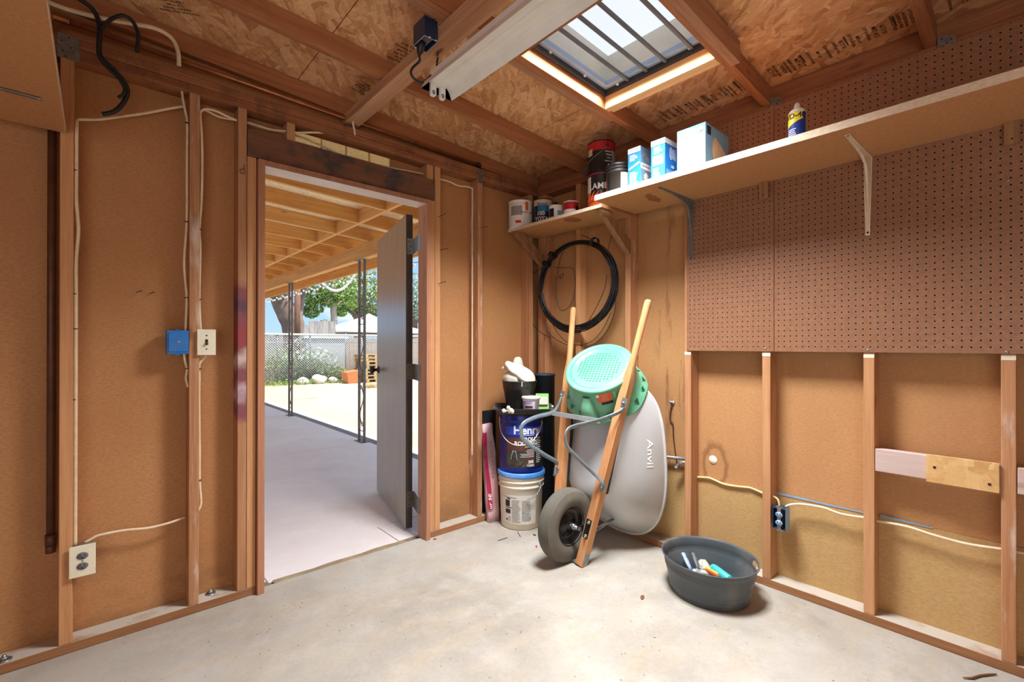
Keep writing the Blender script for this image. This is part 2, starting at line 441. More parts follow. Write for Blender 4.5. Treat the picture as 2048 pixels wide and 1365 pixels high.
PAPER = paint('paper_label', srgb(214,208,196), .55, 0, .05, srgb(190,176,150), .4, 12)
BROWNP = paint('brown_print', srgb(84,52,40), .4, 0, .2)
REDP = paint('red_print', srgb(188,36,44), .4, 0, .1)
ORNG = paint('orange_print', srgb(226,96,44), .45, 0, .12)
YELL = paint('yellow_print', srgb(246,226,66), .4, 0, .06)
ROYAL = paint('royal_blue_print', srgb(34,66,160), .35, 0, .1)
SKYB = paint('sky_blue_card', srgb(30,112,186), .45, 0, .06)
PALEB = paint('pale_blue_card', srgb(92,146,188), .45, 0, .08)
MIDB = paint('mid_blue_card', srgb(112,164,206), .45, 0, .1)
TANP = paint('tan_print', srgb(206,190,158), .5, 0, .08)
NAVY = paint('navy_print', srgb(24,34,56), .35, 0, .15)
TEALB = paint('teal_band', srgb(34,120,176), .35, 0, .1)
TIN = paint('tin_can', srgb(188,188,186), .3, .7, .12)
PINK = paint('pale_pink_sack', srgb(216,176,180), .65, 0, .1, srgb(150,110,110), .45, 10, bumpy=.3)
MAGE = paint('magenta_print', srgb(176,34,74), .6, 0, .15, srgb(214,170,176), .35, 14)
CLOTH = paint('grubby_white_cloth', srgb(204,197,182), .85, 0, .08, srgb(168,156,138), .45, 12, bumpy=.3)
GRIME = paint('tarry_tray', srgb(40,36,34), .55, 0, .5, srgb(176,160,138), .35, 26)
LGREEN = paint('light_green_card', srgb(130,190,92), .5, 0, .1)
TURQ = paint('turquoise_sleeve', srgb(62,190,188), .4, 0, .08, srgb(130,220,216), .4, 30)
CLEAR = paint('cloudy_plastic', srgb(196,192,180), .25, 0, .08)
BLUEW = paint('pale_blue_handle', srgb(140,166,198), .35, 0, .25, srgb(226,226,230), .5, 22)
GREYH = paint('dark_grey_handle', srgb(96,100,104), .5, 0, .12)
WIREC = paint('black_tubing', srgb(22,24,30), .3, 0, .2)
DUSTB = paint('bracket_cream', srgb(226,206,178), .45, .1, .06, srgb(170,130,96), .35, 24)
BRGREY = paint('bracket_grey', srgb(116,122,120), .4, .4, .1)
GASK = paint('black_gasket', srgb(38,40,42), .6, 0, .2, srgb(96,92,84), .4, 20)
CURB = paint('cream_curb', srgb(206,204,188), .5, 0, .05)
LINING = lumber('fresh_lining', srgb(240,200,146), srgb(218,172,116), 'x', knots=.1)
LINY = lumber('fresh_lining_y', srgb(240,200,146), srgb(218,172,116), 'y', knots=.1)
VENTC = paint('vent_cream', srgb(250,236,200), .5, 0, .04)
_t = VENTC.node_tree; _tr = _t.nodes.new('ShaderNodeBsdfTranslucent'); _tr.inputs[0].default_value = srgb(252,240,206); _mx = _t.nodes.new('ShaderNodeMixShader'); _mx.inputs[0].default_value = .8
_o = [n for n in _t.nodes if n.type == 'OUTPUT_MATERIAL'][0]; _t.links.new(_t.nodes['Principled BSDF'].outputs[0], _mx.inputs[1]); _t.links.new(_tr.outputs[0], _mx.inputs[2]); _t.links.new(_mx.outputs[0], _o.inputs[0])
IRONP = paint('porch_post_iron', srgb(116,106,96), .5, .4, .15)
GRATE = paint('drain_grate', srgb(150,146,140), .6, .2, .2)

def door_mat():
    t = NT('door_veneer')
    g = t.noise(t.coord((130, 130, 1.6)), 1, 4, .6, .3); st = t.noise(t.coord((90, 90, 1.4)), 1, 3, .6)
    c = t.ramp(g, [(.3, srgb(136,120,104)), (.5, srgb(150,134,116)), (.75, srgb(160,144,124))])
    c = t.mix(t.math('MULTIPLY', t.mask(st, .58, .72), .35), c, srgb(96, 82, 70))
    t.bump(st, .08, .001)
    return t.done(c, .26, .0, 1.0)
DOORW = door_mat()
DOORE = paint('door_edge', srgb(66,62,60), .3, 0, .15, srgb(110,100,90), .3, 6)

def pane_mat():
    t = NT('daylit_acrylic')
    c = t.ramp(t.noise(t.coord(), 2, 2), [(.3, srgb(222,230,246)), (.7, srgb(230,236,250))])
    t.done((.03,.03,.03,1), .6, 0, .1)
    t.t.links.new(c, t.b.inputs['Emission Color']); t.b.inputs['Emission Strength'].default_value = 1.06
    return t.m
PANE = pane_mat()
def leaf_mat(name, a, b):
    t = NT(name)
    c = t.ramp(t.noise(t.coord(), .9, 4), [(.3, a), (.7, b)])
    c2 = t.mix(.5, c, t.ramp(t.noise(t.coord(), 14, 2), [(.35, a), (.65, b)]))
    return t.done(c2, .6, 0, .2)
LEAF1 = leaf_mat('tree_leaves', srgb(98,132,66), srgb(166,188,104))
LEAF2 = leaf_mat('dark_tree_leaves', srgb(92,112,68), srgb(146,160,102))
LEAF3 = leaf_mat('bush_leaves', srgb(136,158,104), srgb(198,208,156))
LEAF4 = leaf_mat('yellow_weeds', srgb(160,172,70), srgb(206,206,110))
LEAF5 = leaf_mat('grey_green_leaves', srgb(156,176,156), srgb(206,216,198))
DRYG = leaf_mat('dry_weeds', srgb(176,146,96), srgb(222,196,140))
BARK = paint('bark', srgb(150,128,112), .9, 0, .3, srgb(76,62,54), .6, 3, bumpy=.4)
BARKL = paint('pale_bark', srgb(186,172,154), .9, 0, .2, srgb(120,104,90), .5, 3)
POLE = paint('utility_pole', srgb(150,110,86), .9, 0, .2)
TENT = paint('tent_fabric', srgb(236,232,228), .7, 0, .02)
ROCK = paint('pale_rock', srgb(214,206,194), .9, 0, .12, srgb(150,140,126), .4, 6, bumpy=.4)
TERRA = paint('terracotta', srgb(206,130,84), .8, 0, .1)
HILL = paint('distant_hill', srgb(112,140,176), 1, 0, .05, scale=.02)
SHED = paint('shed_panel', srgb(196,198,200), .6, .1, .08, srgb(150,146,140), .5, 1.2)
BROWNF = paint('brown_boards', srgb(170,148,128), .8, 0, .15, scale=5)
# ================================================================== the shed
XW, YW, XB, YB = XS, YS, -2.3, -1.9          # inner faces of the four walls
ZP = 2.286                                    # underside of the double top plate

bm = NB(); bx(bm, XB-.05, XW+.05, YB-.05, 2.498, -.12, 0)
floor = struct('floor', bm, CONC)

# ---- wall with the door
bm = NB()
bx(bm, XB, .566, YW, YW+.03, 0, 2.36); bx(bm, 1.516, XW+.03, YW, YW+.03, 0, 2.36)
bx(bm, .566, 1.516, YW, YW+.03, 2.066, 2.236); bx(bm, .566, .763, YW, YW+.03, 2.236, 2.338)
bx(bm, 1.307, 1.516, YW, YW+.03, 2.236, 2.338); bx(bm, XB, XW+.03, YW, YW+.03, 2.36, 2.62); bx(bm, .566, 1.516, YW, YW+.03, 2.338, 2.36)
wl = struct('wall_left', bm, B_L)
def lstud(x0, x1, z0=.038, z1=ZP, m=W_Z, y0=YD, y1=YW, name='stud'):
    b = NB(); bx(b, x0, x1, y0, y1, z0, z1, .0025); return struct(name, b, m, wl)
lstud(-.105, -.067, m=W_Zl); lstud(.301, .339, m=W_Zk); lstud(.487, .5235, m=W_Zp)
lstud(.5255, .564, z1=2.068, m=W_Zl, name='trimmer_stud'); lstud(1.515, 1.553, z1=2.068, m=W_Zl, name='trimmer_stud')
lstud(1.555, 1.593, m=W_Zl); lstud(1.887, 1.925, m=W_Zk); lstud(2.360, 2.398, m=W_Z)
for x in (-.51, -.92, -1.33, -1.74, -2.15): lstud(x, x+.038)
lstud(.700, .738, z0=2.198, m=W_Zl, name='cripple_stud', y0=YD+.004); lstud(1.500, 1.542, z0=2.198, m=W_Zl, name='cripple_stud', y0=YD+.004)
for z in (ZP, 2.324+.001):
    b = NB(); bx(b, XB, XR, YD+(.004 if z > 2.3 else 0), YW, z, z+.037, .003); struct('top_plate', b, W_X, wl)
for a, c in ((XB, .566), (1.516, XR)):
    b = NB(); bx(b, a, c, YD, YW, 0, .038, .003); struct('sole_plate', b, W_Xs, wl)
b = NB(); bx(b, .526, 1.552, YD-.002, YD+.038, 2.070, 2.196, .002); struct('door_header', b, W_H, wl)
def tie(x, z0, z1, w, y, nm=wl):              # flat galvanised strap with nail holes
    b = NB(); bx(b, x-w/2, x+w/2, y-.0015, y, z0, z1, .0006)
    o = struct('strap_tie', b, GALV, nm)
    h = NB()
    for k in range(5):
        p = V((x+(random.random()-.5)*w*.7, y-.0017, z0+(k+.5)*(z1-z0)/5))
        obx(h, frame(p, (0,-1,0)), .0022, .0022, .0006)
    struct('nail_head', h, DARKM, o)
tie(-.083, 2.270, 2.362, .062, YD-.0005); tie(1.907, 2.262, 2.350, .036, YD-.0005)
# anchor bolts through the sole plate
for u, v in ((421, 1188), (8, 1322)):
    p = on_z(u, v, .038); b = NB()
    lathe(b, (p.x, p.y, .038), [(0,0),(.021,0),(.021,.003),(.0,.003)], 20)
    lathe(b, (p.x, p.y, .041), [(0,0),(.011,0),(.011,.009),(.006,.009),(.006,.017),(0,.018)], 6)
    struct('anchor_bolt', b, GALV, wl)
# nails left in the studs
def nail(p, d, L=.055, nm=wl):
    p = V(p); d = V(d).normalized(); b = NB(); tube(b, [p-d*.004, p+d*L], .0016, 6)
    tube(b, [p+d*L, p+d*(L+.0015)], .0036, 8); struct('nail', b, DARKM, nm)
for u, v, d in ((877, 434, (.35,-1,.25)), (880, 500, (.45,-1,.05)), (877, 568, (.35,-1,.2)), (962, 456, (.25,-1,.05))):
    nail(on_y(u, v, YD), d)
for u, v, d in ((273, 585, (.5,-1,.2)), (298, 588, (.5,-1,.2))): nail(on_y(u, v, YW), d, .03)
# bent nail with a ring on the stud by the door
b = NB(); c = on_y(485, 343, YD-.004)
tube(b, [c+V((math.cos(a)*.011, 0, math.sin(a)*.011)) for a in [2*PI*k/18 for k in range(18)]], .0012, 5, closed=True)
tube(b, [c+V((.004,0,.010)), c+V((.009,-.002,.034)), c+V((.009,.006,.036))], .0012, 5)
struct('ring_nail', b, DARKM, wl)

# ---- wall with the pegboard
bm = NB(); bx(bm, XW, XW+.03, YB, YW+.03, .437, 2.60); wr = struct('wall_right', bm, B_R)
b = NB(); bx(b, XW-.004, XW+.028, YB, YW, 0, .436); struct('lower_sheathing', b, B_LOW, wr)
def rstud(yc, z0=.038, z1=ZP, m=W_Z, w=.038):
    b = NB(); bx(b, XR, XW, yc-w/2, yc+w/2, z0, z1, .0025); return struct('stud', b, m, wr)
for k in range(-5, 4): rstud(.057+.4064*k, m=(W_Zk, W_Zl, W_Zl, W_Z)[k % 4])
rstud(1.669, m=W_Zk); rstud(2.069, m=W_Zl); rstud(2.414, m=W_Z, w=.076)
for z in (ZP, 2.325):
    b = NB(); bx(b, XR+(.003 if z > 2.3 else 0), XW, YB, YD+.05, z, z+.037, .003); struct('top_plate', b, W_Y, wr)
b = NB(); bx(b, XR, XW, YB, YD, 0, .038, .003); struct('sole_plate', b, W_Ys, wr)
PBAND = paint('old_white_paint', srgb(236,222,196), .6, 0, .06)
for y in (.057, .4634, .8698, 1.2762):
    b = NB(); bx(b, XR-.0008, XR, y-.0185, y+.0185, 1.128, 1.1455); struct('paint_band', b, PBAND, wr)
# pieces nailed between the studs
b = NB(); bx(b, XR+.002, XR+.040, .078, .443, .650, .745, .003); struct('blocking', b, lumber('painted_blocking', srgb(212,192,186), srgb(196,168,160), 'y', knots=.3), wr)
b = NB(); bx(b, XR+.002, XR+.040, -.31, .036, .650, .745, .003); struct('blocking', b, bpy.data.materials['painted_blocking'], wr)
b = NB(); bx(b, XR-.010, XR+.0015, .080, .279, .644, .752, .001); sc = struct('strand_board_offcut', b, OSB_S, wr)
for y, z in ((.255, .705), (.105, .672)):
    h = NB(); obx(h, frame((XR-.0105, y, z), (-1,0,0)), .004, .004, .001); struct('nail_head', h, DARKM, sc)
# grey flashing showing at the joint of the sheathing, ragged on the right
for a, c in ((.875, .480), (.440, .270)):
    b = NB(); n = 14
    for i in range(n):
        y0 = a+(c-a)*i/n; y1 = a+(c-a)*(i+1)/n; t = .011*(1-.6*i/n)
        bx(b, XW-.0065, XW-.003, y1, y0, .437, .437+t)
    bmesh.ops.remove_doubles(b, verts=b.verts, dist=1e-4)
    struct('flashing_strip', b, GREYB, wr)
# pale disc over a round hole
c = on_x(1426, 920, XW); b = NB()
lathe(b, (0,0,0), [(0,.004),(.020,.004),(.023,0)], 28, M=frame((XW-.0002, c.y, c.z), (-1,0,0)))
struct('hole_disc', b, paint('hole_disc_pale', srgb(250,238,214), .5, 0, .03), wr)
# threaded stub with its washer, rusty hanging strip, and the short pipe with a tap
c = on_x(1346, 806, XW); b = NB()
lathe(b, (0,0,0), [(0,0),(.013,0),(.013,.006),(.008,.006),(.008,.024),(.005,.024),(.005,.04),(0,.04)], 14, M=frame((XW, c.y, c.z), (-1,.1,.25)))
struct('pipe_stub', b, GALV, wr)
pts = [on_x(u, v, XW-.006) for u, v in ((1343,815),(1340,838),(1346,850),(1347,872),(1349,893),(1352,915),(1355,930))]
b = NB(); tube(b, smooth_path(pts, 5), .003, 6, flat=2.0); wire_strip = struct('hanging_strip', b, IRON, wr)
a, c = on_x(1240, 905, XW-.03), on_x(1378, 919, XW-.03)
b = NB(); tube(b, [a, c], .010, 12); struct('water_pipe', b, GALV, wr)
c = on_x(1358, 928, XW-.05); b = NB()
tube(b, smooth_path([c+V((.02,-.06,.012)), c+V((.005,-.02,.01)), c, c+V((-.008,.012,-.022))], 5), .009, 10)
lathe(b, (0,0,0), [(.0,0),(.012,0),(.014,.012),(.0,.014)], 12, M=frame(c+V((-.008,.014,-.030)), (0,-.2,1)))
obx(b, frame(c+V((-.016,-.016,.004)), (-1,.3,.5)), .012, .005, .004, .001)
struct('hose_tap', b, GALV, wr)

def pencil(s_, size, c, d, up_, par, rot=0):
    fn = lambda x, y, w: c+d*(x*math.cos(rot)-y*math.sin(rot))+up_*(x*math.sin(rot)+y*math.cos(rot))-d.cross(up_)*(-.0004-w)
    struct('pencil_mark', text_bm(s_, size, fn, .0003, bold=-.012), INKS, par)
pencil('1-47', .055, on_x(1118, 556, XW-.0006), V((0,-1,0)), V((0,0,1)), wr, .12)
# ---- the two walls behind the camera
bm = NB(); bx(bm, XB-.03, XB, YB, YW, 0, 2.62); struct('wall_back', bm, B_R)
bm = NB(); bx(bm, XB, XW, YB-.03, YB, 0, 2.62); struct('wall_front', bm, B_R)

# ---- roof: strand board on sloping rafters
SX0, SX1, SY0, SY1 = 1.356, 1.940, .893, 1.458        # skylight opening
bm = NB()
def sheet(x0, x1, y0, y1):
    hexa(bm, [(x0,y0,zosb(x0)),(x1,y0,zosb(x1)),(x1,y1,zosb(x1)),(x0,y1,zosb(x0)),
              (x0,y0,zosb(x0)+.012),(x1,y0,zosb(x1)+.012),(x1,y1,zosb(x1)+.012),(x0,y1,zosb(x0)+.012)])
xs_ = on_z(669, 64, zosb(.84)).x
g = .0022
for a, c in ((XB-.05, xs_-1.22), (xs_-1.22, xs_), (xs_, xs_+1.22), (xs_+1.22, XW+.06)):
    sheet(a+g, c-g, 1.479+g, YW+.027)
for a, c in ((XB-.05, xs_-.61), (xs_-.61, 1.33), ): sheet(a+g, c-g, .268+g, 1.479-g)
sheet(1.33+g, SX0-.03, .268+g, 1.479-g); sheet(SX0-.03, SX1+.03, .268+g, SY0-.03); sheet(SX0-.03, SX1+.03, SY1+.02, 1.479-g); sheet(SX1+.03, XW+.06, .268+g, 1.479-g)
for a, c in ((XB-.05, xs_), (xs_, xs_+1.22), (xs_+1.22, XW+.06)): sheet(a+g, c-g, YB-.05, .268-g)
ceil = struct('ceiling', bm, OSB)
b = NB()
for a, c, y0, y1 in ((XB-.06, XW+.06, YB-.06, SY0-.03), (XB-.06, XW+.06, SY1+.02, YW+.027), (XB-.06, SX0-.03, SY0-.03, SY1+.02), (SX1+.03, XW+.06, SY0-.03, SY1+.02)):
    hexa(b, [(a,y0,zosb(a)+.0125),(c,y0,zosb(c)+.0125),(c,y1,zosb(c)+.0125),(a,y1,zosb(a)+.0125),(a,y0,zosb(a)+.018),(c,y0,zosb(c)+.018),(c,y1,zosb(c)+.018),(a,y1,zosb(a)+.018)])
struct('seam_light_block', b, BLACK, ceil)  # unseen sheet added over the boards to keep sun out of the seams
def rafter(yc, x0=XB, x1=XW, w=.038, drop=0, name='rafter', m=W_Xr, h=.0885):
    b = NB(); y0, y1 = yc-w/2, yc+w/2
    zb = lambda x: zraf(x)-drop
    hexa(b, [(x0,y0,zb(x0)),(x1,y0,zb(x1)),(x1,y1,zb(x1)),(x0,y1,zb(x0)),
             (x0,y0,zraf(x0)+h),(x1,y0,zraf(x1)+h),(x1,y1,zraf(x1)+h),(x0,y1,zraf(x0)+h)], .0025)
    return struct(name, b, m, ceil)
for y in (2.518, 2.047, 1.479, .872, .268, -.34, -.95, -1.56): rafter(y)
xe = on_y(1218, 229, 1.516).x
rafter(1.517, .2, xe, name='sister_rafter', m=lumber('sister_timber', srgb(196,146,110), srgb(150,104,74), 'x'))
xe2 = on_y(1471, 124, .834).x
rafter(.833, .2, xe2, drop=.022, name='sister_rafter', m=bpy.data.materials['sister_timber'], h=.07)
b = NB(); bx(b, XR+.02, XW, YB, YD, zraf(XW)+.002, zosb(XW)-.001); struct('eave_blocking', b, W_Y, ceil)
# flat beam under the rafters
b = NB(); bx(b, 1.000, 1.078, YB, YD+.06, 2.386, 2.438, .003); struct('ceiling_beam', b, W_Yb, ceil)
# rafter ties on the top plate of the pegboard wall
for y in (2.047, 1.479, .872, .268):
    b = NB(); s = -1
    hexa(b, [(XR-.0045,y-.022,2.318),(XR-.003,y-.022,2.318),(XR-.003,y-.074,2.326),(XR-.0045,y-.074,2.326),
             (XR-.0045,y-.022,2.392),(XR-.003,y-.022,2.392),(XR-.003,y-.074,2.368),(XR-.0045,y-.074,2.368)])
    o = struct('rafter_tie', b, GALV, ceil)
    h = NB()
    for dy, z in ((.035,2.372),(.050,2.35),(.062,2.36),(.036,2.335),(.062,2.34)): obx(h, frame((XR-.0047, y-dy, z), (-1,0,0)), .0024, .0024, .0005)
    struct('nail_head', h, DARKM, o)
# mill stamps on the underside of the sheets
def stamp(s, size, x, y, rot, flip=1):
    ca, sa = math.cos(rot), math.sin(rot)
    def fn(a, b_, c_):
        a = a*flip
        X_, Y_ = x+a*ca-b_*sa, y+a*sa+b_*ca
        return V((X_, Y_, zosb(X_)-.0004-c_))
    struct('mill_stamp', text_bm(s, size, fn, .0004), INKS, ceil)
rr = random.Random(3)
def stamp_row(y0, y1, xa, xb):
    y = y0
    words = ['PS 2-10', '24/16', 'EXPOSURE 1', 'SIZED FOR SPACING', '7/16 CATEGORY', 'CANADA', 'STRENGTH AXIS', 'THIS SIDE DOWN', 'MILL 412', 'SHEATHING SPAN']
    out = []
    while y < y1-.02:
        s = rr.choice(words); sz = rr.choice((.016, .022, .03))
        sz = min(sz, (xb-xa)/(.62*len(s)) if len(s) > 3 else sz)
        out.append((s, sz, (xa+xb)/2+rr.uniform(-.01, .01), y)); y += sz*1.05+rr.choice((.002, .004, .016))
    b = NB()
    for s, sz, x, yy in out:
        def fn(a, b_, c_, x=x, yy=yy): X_ = x+a; return V((X_, yy+b_, zosb(X_)-.0004-c_))
        merge(b, text_bm(s, sz, fn, .0004, bold=.012))
    for k in range(int((y1-y0)/.16)):
        yy = y0+.05+k*.16
        bx(b, xa, xb, yy-.002, yy+.002, zosb((xa+xb)/2)-.001, zosb((xa+xb)/2)-.0004)
    struct('mill_stamp', b, INKS, ceil)
stamp_row(.915, 1.43, 2.30, 2.42); stamp_row(.31, .83, 2.30, 2.42); stamp_row(-.30, .23, 2.30, 2.42)
def stamp_block(u, v, u2, v2, lines, sz):
    p, q = on_z(u, v, zosb(.9)), on_z(u2, v2, zosb(.9)); d = (q-p); d.z = 0; L = d.length; d.normalize(); n_ = V((-d.y, d.x, 0))
    b = NB()
    for i, s in enumerate(lines):
        def fn(a, b_, c_, i=i): P = p+d*(i*sz*1.25)+n_*(-a)+d*(-b_); return V((P.x, P.y, zosb(P.x)-.0004-c_))
        merge(b, text_bm(s, sz, fn, .0004, bold=.01))
    struct('mill_stamp', b, INKS, ceil)
stamp_block(795, 118, 845, 60, ['PS2 RATED', '24/16', 'EXPOSURE 1', 'PRP-108', 'SHEATHING', 'MILL 412'], .021)
stamp_block(874, 32, 890, 40, ['CANADA', '24/16'], .03)
stamp_block(716, 180, 752, 155, ['EXPOSURE 1', 'PS2-10', 'SIZED FOR', 'SPACING', 'MILL'], .018)
stamp_block(345, 20, 375, 60, ['EXPOSURE 1', 'MILL 412', 'PANEL GRADE', 'SIZED FOR SPACING'], .016)

# ---- skylight
zk = lambda x, d: zraf(x)+d
def ringbox(x0, x1, y0, y1, d0, d1, w, nm, m, par):
    b = NB()
    for (a0, a1, c0, c1) in ((x0, x1, y0, y0+w), (x0, x1, y1-w, y1), (x0, x0+w, y0+w, y1-w), (x1-w, x1, y0+w, y1-w)):
        hexa(b, [(a0,c0,zk(a0,d0)),(a1,c0,zk(a1,d0)),(a1,c1,zk(a1,d0)),(a0,c1,zk(a0,d0)),(a0,c0,zk(a0,d1)),(a1,c0,zk(a1,d1)),(a1,c1,zk(a1,d1)),(a0,c1,zk(a0,d1))])
    return struct(nm, b, m, par)
b = NB(); hexa(b, [(SX0-.02,SY0-.02,zk(SX0,.265)),(SX1+.02,SY0-.02,zk(SX1,.265)),(SX1+.02,SY1+.02,zk(SX1,.265)),(SX0-.02,SY1+.02,zk(SX0,.265)),
                   (SX0-.02,SY0-.02,zk(SX0,.27)),(SX1+.02,SY0-.02,zk(SX1,.27)),(SX1+.02,SY1+.02,zk(SX1,.27)),(SX0-.02,SY1+.02,zk(SX0,.27))])
win = struct('window_1', b, PANE)
ringbox(SX0-.019, SX1+.019, SY0-.0, SY1+.0, .112, .262, .022, 'curb', CURB, win)
ringbox(SX0, SX1, SY0, SY1, .086, .110, .042, 'frame', SILV, win)
ringbox(SX0, SX1, SY0, SY1, .062, .085, .016, 'gasket', GASK, win)
for u, v in ((1255,177),(1292,158),(1330,139),(1383,114)):
    y = on_x(u, v, SX1-.022).y
    b = NB(); x0, x1 = SX0+.012, SX1-.016
    obx(b, frame(((x0+x1)/2, y, zk((x0+x1)/2, .079)), (x1-x0, 0, -SL*(x1-x0)), (0,1,0)), .0065, .0065, (x1-x0)/2, .001)
    struct('bar', b, BARS, win)
for x, y in ((SX1-.018, SY1-.09), (SX1-.018, SY0+.1), (SX0+.16, SY1-.018), (SX0+.40, SY1-.018), (SX0+.2, SY0+.018)):
    b = NB(); ball(b, (x, y, zk(x, .084)), .008, sub=2); struct('bolt_cap', b, WHITEP, win)
for x0, x1, m in ((SX1, SX1+.038, LINY), (SX1+.040, SX1+.074, LINY), (SX0-.038, SX0, W_Y)):
    b = NB(); y0, y1 = 1.459, .892
    bx(b, x0, x1, y1, y0, zraf(x1)+(.012 if x0 > SX1+.01 else .001), zraf(x0)+.0875 if x0 > SX1 else zraf(x1)+.0875, .002); struct('skylight_header', b, m, ceil)

# ---- door frame
bm = NB(); bx(bm, .567, .597, 2.430, 2.532, 0, 2.062, .002)
tr = struct('trim_1', bm, W_J)
b = NB(); bx(b, 1.483, 1.511, 2.430, 2.532, 0, 2.062, .002); struct('side_jamb', b, W_J, tr)
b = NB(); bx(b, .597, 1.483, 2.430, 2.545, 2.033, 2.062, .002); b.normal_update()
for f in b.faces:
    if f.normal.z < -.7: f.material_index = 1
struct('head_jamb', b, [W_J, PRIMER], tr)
# ---- door, swung outwards
H0 = V((1.474, 2.668, 0)); Hd = V((.243, .970, 0)).normalized(); Hn = V((Hd.y, -Hd.x, 0))   # Hn: away from the inside face
DW, DT, DZ0, DZ1 = .885, .044, .006, 2.020
M = Matrix.Identity(4)
for i, a in enumerate((Hd, Hn, V((0,0,1)))): M.col[i][:3] = a
M.translation = H0
bm = NB(); hexa(bm, [M @ V(p) for p in ((0,0,DZ0),(DW,0,DZ0),(DW,DT,DZ0),(0,DT,DZ0),(0,0,DZ1),(DW,0,DZ1),(DW,DT,DZ1),(0,DT,DZ1))], .0015)
bm.faces.ensure_lookup_table()
for f in bm.faces:
    if abs(f.normal.dot(Hd)) > .9 or f.normal.z > .9: f.material_index = 1
door = struct('door_1', bm, [DOORW, DOORE])
for z in (1.815, 1.010, .190):
    b = NB()
    hexa(b, [M @ V(p) for p in ((-.002,.008,z-.05),(0,.008,z-.05),(0,.05,z-.05),(-.002,.05,z-.05),(-.002,.008,z+.05),(0,.008,z+.05),(0,.05,z+.05),(-.002,.05,z+.05))])
    kn = M @ V((-.006, .053, 0))
    for k in range(5): tube(b, [(kn.x, kn.y, z-.05+k*.02+.001), (kn.x, kn.y, z-.05+k*.02+.019)], .006, 10)
    bx(b, 1.4812, 1.4828, 2.500, 2.534, z-.05, z+.05)
    hexa(b, [(1.4812,2.530,z-.05),(1.4828,2.530,z-.05),(kn.x+.004,kn.y,z-.05),(kn.x-.004,kn.y,z-.05),(1.4812,2.530,z+.05),(1.4828,2.530,z+.05),(kn.x+.004,kn.y,z+.05),(kn.x-.004,kn.y,z+.05)])
    hg = struct('hinge', b, GALV if z > 1.5 else paint('tarnished_hinge%d' % int(z*10), srgb(110,98,84), .45, .6, .2), door)
    s_ = NB()
    for dz in (-.032, 0, .032):
        p = M @ V((-.0024, .022+.008*(1 if dz == 0 else 0), z+dz)); obx(s_, frame(p, -Hd), .0035, .0035, .0006)
    struct('screw', s_, DARKM, hg)
for sgn in (-1, 1):
    b = NB(); base = M @ V((DW-.065, (0 if sgn < 0 else DT), .985)); ax = Hn*sgn
    lathe(b, (0,0,0), [(0,0),(.027,0),(.027,.006),(.013,.012),(.012,.03),(.02,.036),(.027,.048),(.026,.060),(.017,.068),(0,.07)], 24, M=frame(base, ax))
    struct('knob', b, DARKM, door)
# ================================================================== pegboards and shelves
XP = XR-.0062
PEG_Y0, PEG_Z0 = on_x(1376.7, 650, XP).y, on_x(1385.4, 696.5, XP).z
PEG = pegboard_mat('brown_pegboard', PEG_Y0, PEG_Z0)
def pegboard(y0, y1, label, screws):
    b = NB(); bx(b, XP, XR-.0002, y0, y1, 1.151, 2.342, .0008)
    o = solo('pegboard', b, PEG, label, 'pegboard')
    for y, z in screws:
        s = NB(); lathe(s, (0,0,0), [(0,.0016),(.003,.0018),(.0055,.0008),(.0058,0)], 14, M=frame((XP, y, z), (-1,0,0)))
        struct('screw', s, GALV, o)
ysm = on_x(1548, 600, XP).y
sy = lambda u, v: (lambda p: (p.y, p.z))(on_x(u, v, XP))
pegboard(ysm+.0012, 1.279, 'narrow brown pegboard strip behind the grey shelf bracket', [sy(1530, 698), sy(1536, 444), sy(1535, 252), sy(1535, 222)])
pegboard(YB+.002, ysm-.0012, 'wide brown pegboard sheet behind the cream shelf bracket', [sy(1738, 188), sy(1738, 154), sy(2017, 100), sy(2016, 361), sy(1736, 701), sy(2014, 705)])

ZS0, ZS1 = 1.980, 2.010        # long shelf
def lshelf(name, label, x0, x1, y0, y1, z0, z1, edge='x'):
    t = thing(name, label, 'shelf', ((x0+x1)/2, (y0+y1)/2, z0))
    b = NB(); bx(b, x0+.0006, x1, y0, y1, z0, z1); obj('board', b, B_SH, t)
    e = NB(); bx(e, x0-.0012, x0+.0006, y0, y1, z0, z1, .0005); obj('edge_band', e, B_EDGE, t, label='pale bare front edge')
    return t
XF = 2.052
shelf = lshelf('wall_shelf', 'long particleboard shelf fixed across the pegboard', XF, XP-.0005, YB+.05, 1.612, ZS0, ZS1)
